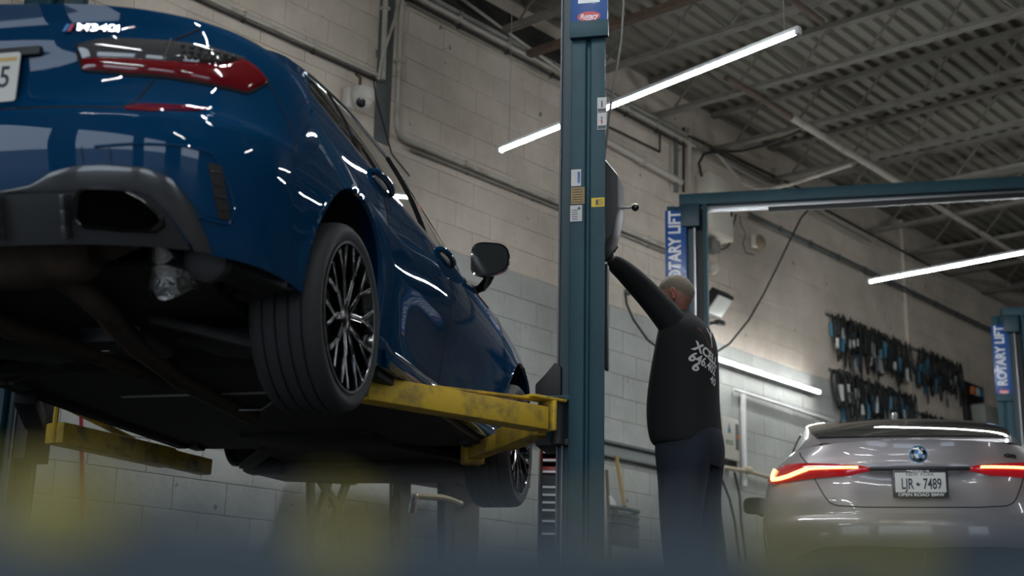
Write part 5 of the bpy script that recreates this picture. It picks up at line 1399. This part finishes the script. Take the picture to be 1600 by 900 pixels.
# rail along the wall, mop, snow shovel, water box, white riser
rl = thing('wall_rail', 'grey double edged rail along the wall behind the mop handle', 'rail', tuple(W(9.0, .02, 1.4)))
s_a, z_a = on_wall(946, 691); s_b, z_b = on_wall(946, 713)
MB().bar(W(8.2, .025, z_a), W(11.0, .025, z_a), .05, .022).build('upper_edge', M_stain, rl, world=True)
MB().bar(W(8.2, .008, (z_a + z_b) / 2), W(11.0, .008, (z_a + z_b) / 2), .016, z_a - z_b).build('web', mat('rail_grey', (0.25, 0.265, 0.255), 0.7), rl, world=True)
MB().bar(W(8.2, .025, z_b), W(11.0, .025, z_b), .05, .014).build('lower_edge', M_stain, rl, world=True)
mp = thing('snow_shovel', 'snow shovel with a yellow wooden handle leaning by the wall', 'shovel', tuple(wp(978, 795, .3)))
MB().tube([wp(963, 713, .12), wp(976, 792, .32)], .017, 10).build('handle', mat('yellow_wood', (0.36, 0.24, 0.07), 0.6, var=.2), mp, smooth=True, world=True)
a0 = wp(950, 792, .34); a1 = wp(1000, 800, .34)
for k, (va, vb) in enumerate(((0, 0), (12, 12), (24, 24))):
    MB().tube([wp(952, 792 + va, .34), wp(975, 795 + va, .36), wp(998, 800 + va, .34)], .016 if k == 0 else .009, 8).build('blade_rib', M_stain, mp, smooth=True, world=True)
P = [[wp(952 + 46 * i / 6, 792 + 7 * i / 6 + 60 * j / 4, .33 - .03 * math.sin(math.pi * i / 6)) for i in range(7)] for j in range(5)]
MB().grid(P).build('blade', mat('shovel_grey', (0.20, 0.20, 0.185), 0.6), mp, smooth=True, world=True, solid=.004)
br = thing('broom', 'dark broom stick with pale bristle tuft standing next to the near post', 'broom', tuple(wp(950, 800, .3)))
MB().tube([wp(948, 735, .2), wp(951, 800, .3), wp(953, 880, .4)], .014, 8).build('stick', M_pipe_r, br, smooth=True, world=True)
MB().lathe([(0, .01), (.05, .035), (.12, .045), (.14, .03)], wp(953, 775, .28), -UP + WD * .3, 10).build('tuft', M_white, br, smooth=True, world=True)
wb_ = thing('dispenser', 'white wall box with blue drop and eco lettering behind the man', 'dispenser', tuple(wp(1140, 690, .05)))
s0_, zt_ = on_wall(1126, 652, .1); s1_, zb_ = on_wall(1154, 722, .1); zt_2 = on_wall(1154, 655, .1)[1]
cx_ = (s0_ + s1_) / 2; wd_ = s1_ - s0_; zt_ = (zt_ + zt_2) / 2
MB().box(W(cx_, .06, (zt_ + zb_) / 2), (wd_, .12, zt_ - zb_), (WD, WN, UP)).build('case', mat('case_white', (0.52, 0.50, 0.43), 0.5), wb_, bevel=.012, world=True)
MB().box(W(cx_ + wd_ * .33, .123, (zt_ + zb_) / 2 + .03), (wd_ * .16, .01, (zt_ - zb_) * .62), (WD, WN, UP)).build('gauge_slot', M_stain, wb_, bevel=.004, world=True)
MB().box(W(cx_ + wd_ * .33, .130, (zt_ + zb_) / 2 + .03), (wd_ * .13, .008, .035), (WD, WN, UP)).build('float', mat('float_orange', (0.5, 0.16, 0.04), 0.5), wb_, world=True)
MB().box(W(cx_, .05, zb_ - .03), (wd_ * .95, .09, .06), (WD, WN, UP)).build('outlet', M_black, wb_, bevel=.006, world=True)
dr_ = [(.025 * math.sin(a), -.02 - .025 * math.cos(a)) for a in np.linspace(-2.4, 2.4, 12)] + [(0, .055)]
MB().prism(dr_, W(cx_ - wd_ * .12, .1205, zt_ - .11), WD, UP, WN, .002).build('drop_logo', mat('drop_blue', (0.03, 0.19, 0.26), 0.5), wb_, world=True)
w = text_mesh('eco_lettering', 'eco', .095, mat('eco_green', (0.10, 0.16, 0.07), 0.6), basis(W(cx_ - wd_ * .12, .1215, zt_ - .235), WD, UP, WN), None, extrude=.0008, offset=.001); w.data.transform(INV[wb_.name]); w.parent = wb_
run('wall_riser', 'white square riser beside the eco box', 'pipe', [wp(1161, 616, .04), wp(1163, 760, .04)], .028, M_white, False)
run('wall_conduit', 'white conduit along the wall just below the wall lamp', 'conduit', [wp(1146, 608, .03), wp(1330, 668, .03)], .012, M_white, False)
hr = thing('hose_rail', 'pale rope tied along the wall under the eco box', 'rope', tuple(wp(1126, 740, .1)))
MB().tube([wp(1124, 745, .25), wp(1130, 730, .2), wp(1168, 736, .12), wp(1210, 748, .1), wp(1260, 762, .08)], .020, 8).build('rope', mat('rope_tan', (0.42, 0.36, 0.26), 0.8, bump=.3, bscale=90), hr, smooth=True, world=True)
MB().ball(wp(1169, 735, .14), .05, 12, (1, 1, .8)).build('knot', MATS['rope_tan'], hr, smooth=True, world=True)
for (a, b), lab in (((((1126, 745), (1148, 815))), 'left of the two dark hoses hanging below the eco box'), (((1148, 738), (1158, 815)), 'right of the two dark hoses hanging below the eco box')):
    tag(MB().tube([wp(*a, .15), wp((a[0] + b[0]) / 2 + 3, (a[1] + b[1]) / 2, .16), wp(*b, .2), wp(b[0] + 8, 880, .22)], .012, 8).build('hanging_hose', M_cable, smooth=True), lab, 'hose')

# ================================================================ DRIVE BELTS ON WALL HOOKS
M_belt = mat('belt_rubber', (0.010, 0.011, 0.011), 0.6)
M_card = mat('belt_card_white', (0.60, 0.62, 0.60), 0.6, var=.2, vscale=30)
M_cardb = mat('belt_card_blue', (0.05, 0.20, 0.30), 0.6, var=.2, vscale=30)
def belt_proto(w, L, tw, card):
    m = MB(); pts = []
    for k in range(20):
        a = 2 * math.pi * k / 20
        wv = w * (1 - .35 * math.cos(a)) * .5
        pts.append(np.array([wv * math.sin(a) + .01 * math.sin(2 * a) * tw, .02 * math.sin(a + tw), -L / 2 + L / 2 * math.cos(a)]))
    m.tube(pts, .0085, 6, closed=True, flat=1.5)
    me = bpy.data.objects.new('tmp', None); bpy.data.objects.remove(me)
    return m, card
def belt_obj(m):
    me = bpy.data.meshes.new('drive_belt'); me.from_pydata(m.v, [], m.f); me.materials.append(M_belt)
    for p in me.polygons: p.use_smooth = True
    return me
protos = []
for w, L, tw in ((.07, .36, .5), (.10, .44, 1.2), (.06, .52, -.6), (.12, .40, 2.0), (.05, .60, .2), (.09, .48, -1.4)):
    m, _ = belt_proto(w, L, tw, None); protos.append((belt_obj(m), L, w))
cards = []
for cm in (M_card, M_cardb):
    for hh in (.10, .17):
        k = MB().box((0, .012, 0), (.055, .034, hh)); me = bpy.data.meshes.new('card_sleeve'); me.from_pydata(k.v, [], k.f); me.materials.append(cm); cards.append((me, hh))
wallrot = math.atan2(WD[1], WD[0])
M_hook = mat('hook_wire', (0.35, 0.33, 0.28), 0.4, metal=.6)
ORD = 'first second third fourth fifth sixth seventh eighth ninth tenth eleventh twelfth thirteenth fourteenth fifteenth sixteenth seventeenth eighteenth nineteenth twentieth twenty-first twenty-second'.split()
def belt_row(sa, sb, z, n, lab, where, long_=False):
    rk = thing('hook_rail', 'steel hook rail holding the %s' % where, 'rail', tuple(W((sa + sb) / 2, .02, z)))
    MB().bar(W(sa - .04, .012, z), W(sb + .04, .012, z), .02, .035).build('rail', M_stain, rk, world=True)
    for i in range(n):
        s = sa + (sb - sa) * (i + .5) / n
        MB().tube([W(s, .02, z), W(s, .13, z + .012), W(s, .15, z + .04)], .004, 5).build('hook', M_hook, rk, world=True)
        for layer in range(2):
            me, L, w = protos[random.randrange(len(protos))]
            b = bpy.data.objects.new('drive_belt', me); COL.objects.link(b)
            b.location = W(s + random.uniform(-.015, .015), .055 + .06 * layer, z + .006)
            b.rotation_euler = (0, 0, wallrot + random.uniform(-.5, .5)); sc = random.uniform(.85, 1.12); b.scale = (1, 1, sc)
            ci = random.randrange(4) if random.random() < .72 else None
            tag(b, 'black drive belt, %s, %s on the %s hook of the %s' % ('no card' if ci is None else 'white card' if ci < 2 else 'blue card', 'outer one' if layer else 'inner one', ORD[i], lab), 'belt', where)
            if ci is not None:
                cme, hh = cards[ci]
                c = bpy.data.objects.new('card_sleeve', cme); COL.objects.link(c); c.parent = b
                c.location = (random.uniform(-.01, .01), .006, -L * random.uniform(.45, .85)); c.rotation_euler = (0, random.uniform(-.15, .15), 0)
belt_row(13.60, 15.58, 3.56, 22, 'upper left row', 'drive belts in the upper left row')
belt_row(15.80, 17.10, 3.58, 13, 'upper right row', 'drive belts in the upper right row')
belt_row(13.62, 15.58, 2.93, 22, 'lower left row', 'drive belts in the lower left row')
belt_row(15.80, 18.10, 2.78, 18, 'lower right row', 'drive belts in the lower right row')
struct(MB().bar(W(15.69, .012, 0), W(15.69, .012, ZC), .05, .03, WN).build('trim_1', M_wall))
bx_ = thing('parts_tray', 'black wall tray holding a pale tub, right of the upper belts', 'tray', tuple(W(17.6, .1, 3.0)))
MB().box(W(17.55, .035, 3.14), (.62, .05, .55), (WD, WN, UP)).build('back', M_black, bx_, bevel=.008, world=True)
MB().box(W(17.62, .15, 2.99), (.44, .18, .26), (WD, WN, UP), taper=1.1).build('tub', mat('tub_pale', (0.36, 0.38, 0.33), 0.5), bx_, bevel=.02, world=True)
for k in range(3): MB().box(W(17.40 + .12 * k, .10, 3.30), (.07, .05, .10), (WD, WN, UP)).build('packet', (MATS['float_orange'], M_card, M_cardb)[k], bx_, world=True)
# ================================================================ FLOOR ITEMS UNDER AND BEHIND THE BLUE SEDAN
M_chest = mat('tool_chest_red', (0.36, 0.035, 0.022), 0.4, coat=.3)
M_chestb = mat('tool_chest_black', (0.012, 0.012, 0.013), 0.45)
tcx = on_depth(855, 800, 8.2)
def tcz(v): return on_depth(855, v, 8.2)[2]
tc = thing('tool_chest', 'red and black tool chest with steel drawer pulls behind the front wheel', 'tool chest', (tcx[0], tcx[1], 0), matrix=basis((tcx[0] + .105, 8.2, 0.06), (1, 0, 0), (0, 1, 0), (0, 0, 1)))
zr0 = tcz(721) - .06; zr1 = tcz(684) - .06
MB().box((0, .25, zr0 / 2), (.30, .48, zr0)).build('cabinet', M_chestb, tc, bevel=.006)
MB().box((0, .25, (zr0 + zr1) / 2 + .06), (.30, .48, zr1 - zr0 + .12)).build('top_box', M_chest, tc, bevel=.006)
for v in (693, 706, 720, 738, 762, 774, 786, 798, 815, 835):
    d = MB().box((0, -.004, tcz(v) - .06 - .05), (.28, .02, .085)).build('drawer', M_chest if v < 722 else M_chestb, tc, bevel=.003)
    MB().box((0, -.020, tcz(v) - .06), (.27, .02, .012 if v != 706 else .022)).build('drawer_pull', mat('pull_steel', (0.65, 0.66, 0.66), 0.35, metal=.6), d)
for a in (-.12, .12):
    for b in (.05, .45): MB().lathe([(-.02, .035), (.02, .035)], (a, b, -.022), (1, 0, 0), 14).build('caster', M_black, tc)
M_olive = mat('olive_steel', (0.09, 0.085, 0.05), 0.6, var=.3)
# trestle, bench, floor jack handle, pale board: standing near the wall below the car
def wfp(u, v, o): s, z = on_wall(u, v, o); return W(s, o, z)
ts = thing('trestle', 'dark crossed-leg trestle standing beyond the car underside', 'trestle', tuple(wfp(510, 880, .6)))
for a, b in (((485, 745), (487, 960)), ((497, 745), (532, 800)), ((545, 745), (525, 800)), ((515, 745), (500, 800)), ((532, 800), (540, 960)), ((525, 800), (505, 960))):
    MB().bar(wfp(*a, .6), wfp(*b, .6), .04, .04).build('leg', M_olive, ts, world=True)
MB().bar(wfp(478, 742, .6), wfp(552, 752, .6), .07, .05).build('top_rail', M_olive, ts, world=True)
wb2 = thing('work_bench', 'narrow dark bench with steel legs beyond the car underside', 'bench', tuple(wfp(640, 880, .5)))
MB().box(wfp(660, 742, .45), (1.6, .6, .05), (WD, WN, UP)).build('bench_top', M_olive, wb2, bevel=.005, world=True)
for u in (628, 697): MB().bar(wfp(u, 745, .55), wfp(u, 990, .55), .10, .07, WN).build('leg', M_olive, wb2, world=True)
MB().bar(wfp(611, 752, .5), wfp(609, 985, .5), .015, .015, WN).build('brace', M_darkmetal, wb2, world=True)
MB().bar(wfp(620, 760, .5), wfp(609, 800, .5), .015, .015, WN).build('brace', M_darkmetal, wb2, world=True)
jk = thing('floor_jack', 'floor jack handle with a chrome end lying below the car front', 'jack', tuple(wfp(680, 880, .9)))
MB().tube([wfp(644, 800, .9), wfp(646, 780, .9), wfp(652, 775, .9), wfp(690, 778, .9), wfp(705, 782, .9), wfp(720, 788, .9)], .022, 8).build('handle', mat('handle_tan', (0.32, 0.27, 0.15), 0.5), jk, smooth=True, world=True)
MB().tube([wfp(644, 802, .9), wfp(646, 781, .9), wfp(650, 776, .9)], .026, 10).build('grip', M_chrome, jk, smooth=True, world=True)
MB().box(wfp(740, 900, .9) * [1, 1, 0] + UP * .12, (.7, .3, .16), (WD, WN, UP)).build('chassis', M_chest, jk, bevel=.02, world=True)
bd_ = tag(MB().box(wfp(722, 800, .35), (.34, .03, .75), (WD, WN, UP)).build('board', mat('board_pale', (0.36, 0.30, 0.18), 0.7, var=.2), bevel=.004), 'pale board leaning against the wall left of the front wheel', 'board')
MB_ = MB().tube([wfp(127, 640, .1), wfp(128, 720, .1), wfp(128, 960, .1)], .012, 8).build('red_pole', mat('pole_red', (0.35, 0.02, 0.03), 0.5), smooth=True)
tag(MB_, 'thin red pole against the wall left of the car underside', 'pole')
run('wall_conduit', 'pale pipe on the wall seen under the sill of the blue sedan', 'conduit', [wp(60, 665, .04), wp(175, 690, .04), wp(300, 715, .04)], .016, M_pipe_w, False)

# ================================================================ LOW GUARD RAIL NEXT TO THE CAMERA
M_railblue = mat('rail_blue', (0.014, 0.034, 0.048), 0.6, var=.35, vscale=25)
M_railyellow = mat('rail_yellow', (0.30, 0.24, 0.03), 0.55, var=.2, vscale=40)
DY = .27
gr = thing('guard_rail', 'blurred dark blue guard rail with yellow bumps right in front of the camera', 'guard rail', (0, DY + .03, -.43))
def fz(v, y=DY): return on_depth(800, v, y)[2]
ztop = fz(803)
MB().bar((-.45, DY + .03, (ztop - .43) / 2), (.45, DY + .03, (ztop - .43) / 2), .06, ztop + .43).build('rail', M_railblue, gr, bevel=.006, world=True)
for u, v, w_ in ((110, 770, .024), (530, 796, .007), (940, 798, .007), (1240, 800, .007)):
    x = on_depth(u, v, DY + .02)[0]; z1 = fz(v, DY + .02)
    MB().box((x, DY + .02, (z1 + ztop - .02) / 2), (w_, .03, z1 - ztop + .02)).build('yellow_block', M_railyellow, gr, bevel=.003, world=True)
for u, v, w_ in ((540, 845, .012), (1240, 845, .012), (1400, 860, .01), (90, 800, .02)):
    p = on_depth(u, v, DY - .001); MB().box(p, (w_, .004, .010)).build('yellow_mark', M_railyellow, gr, bevel=.001, world=True)

bpy.data.scenes.remove(TEXT_SCENE)
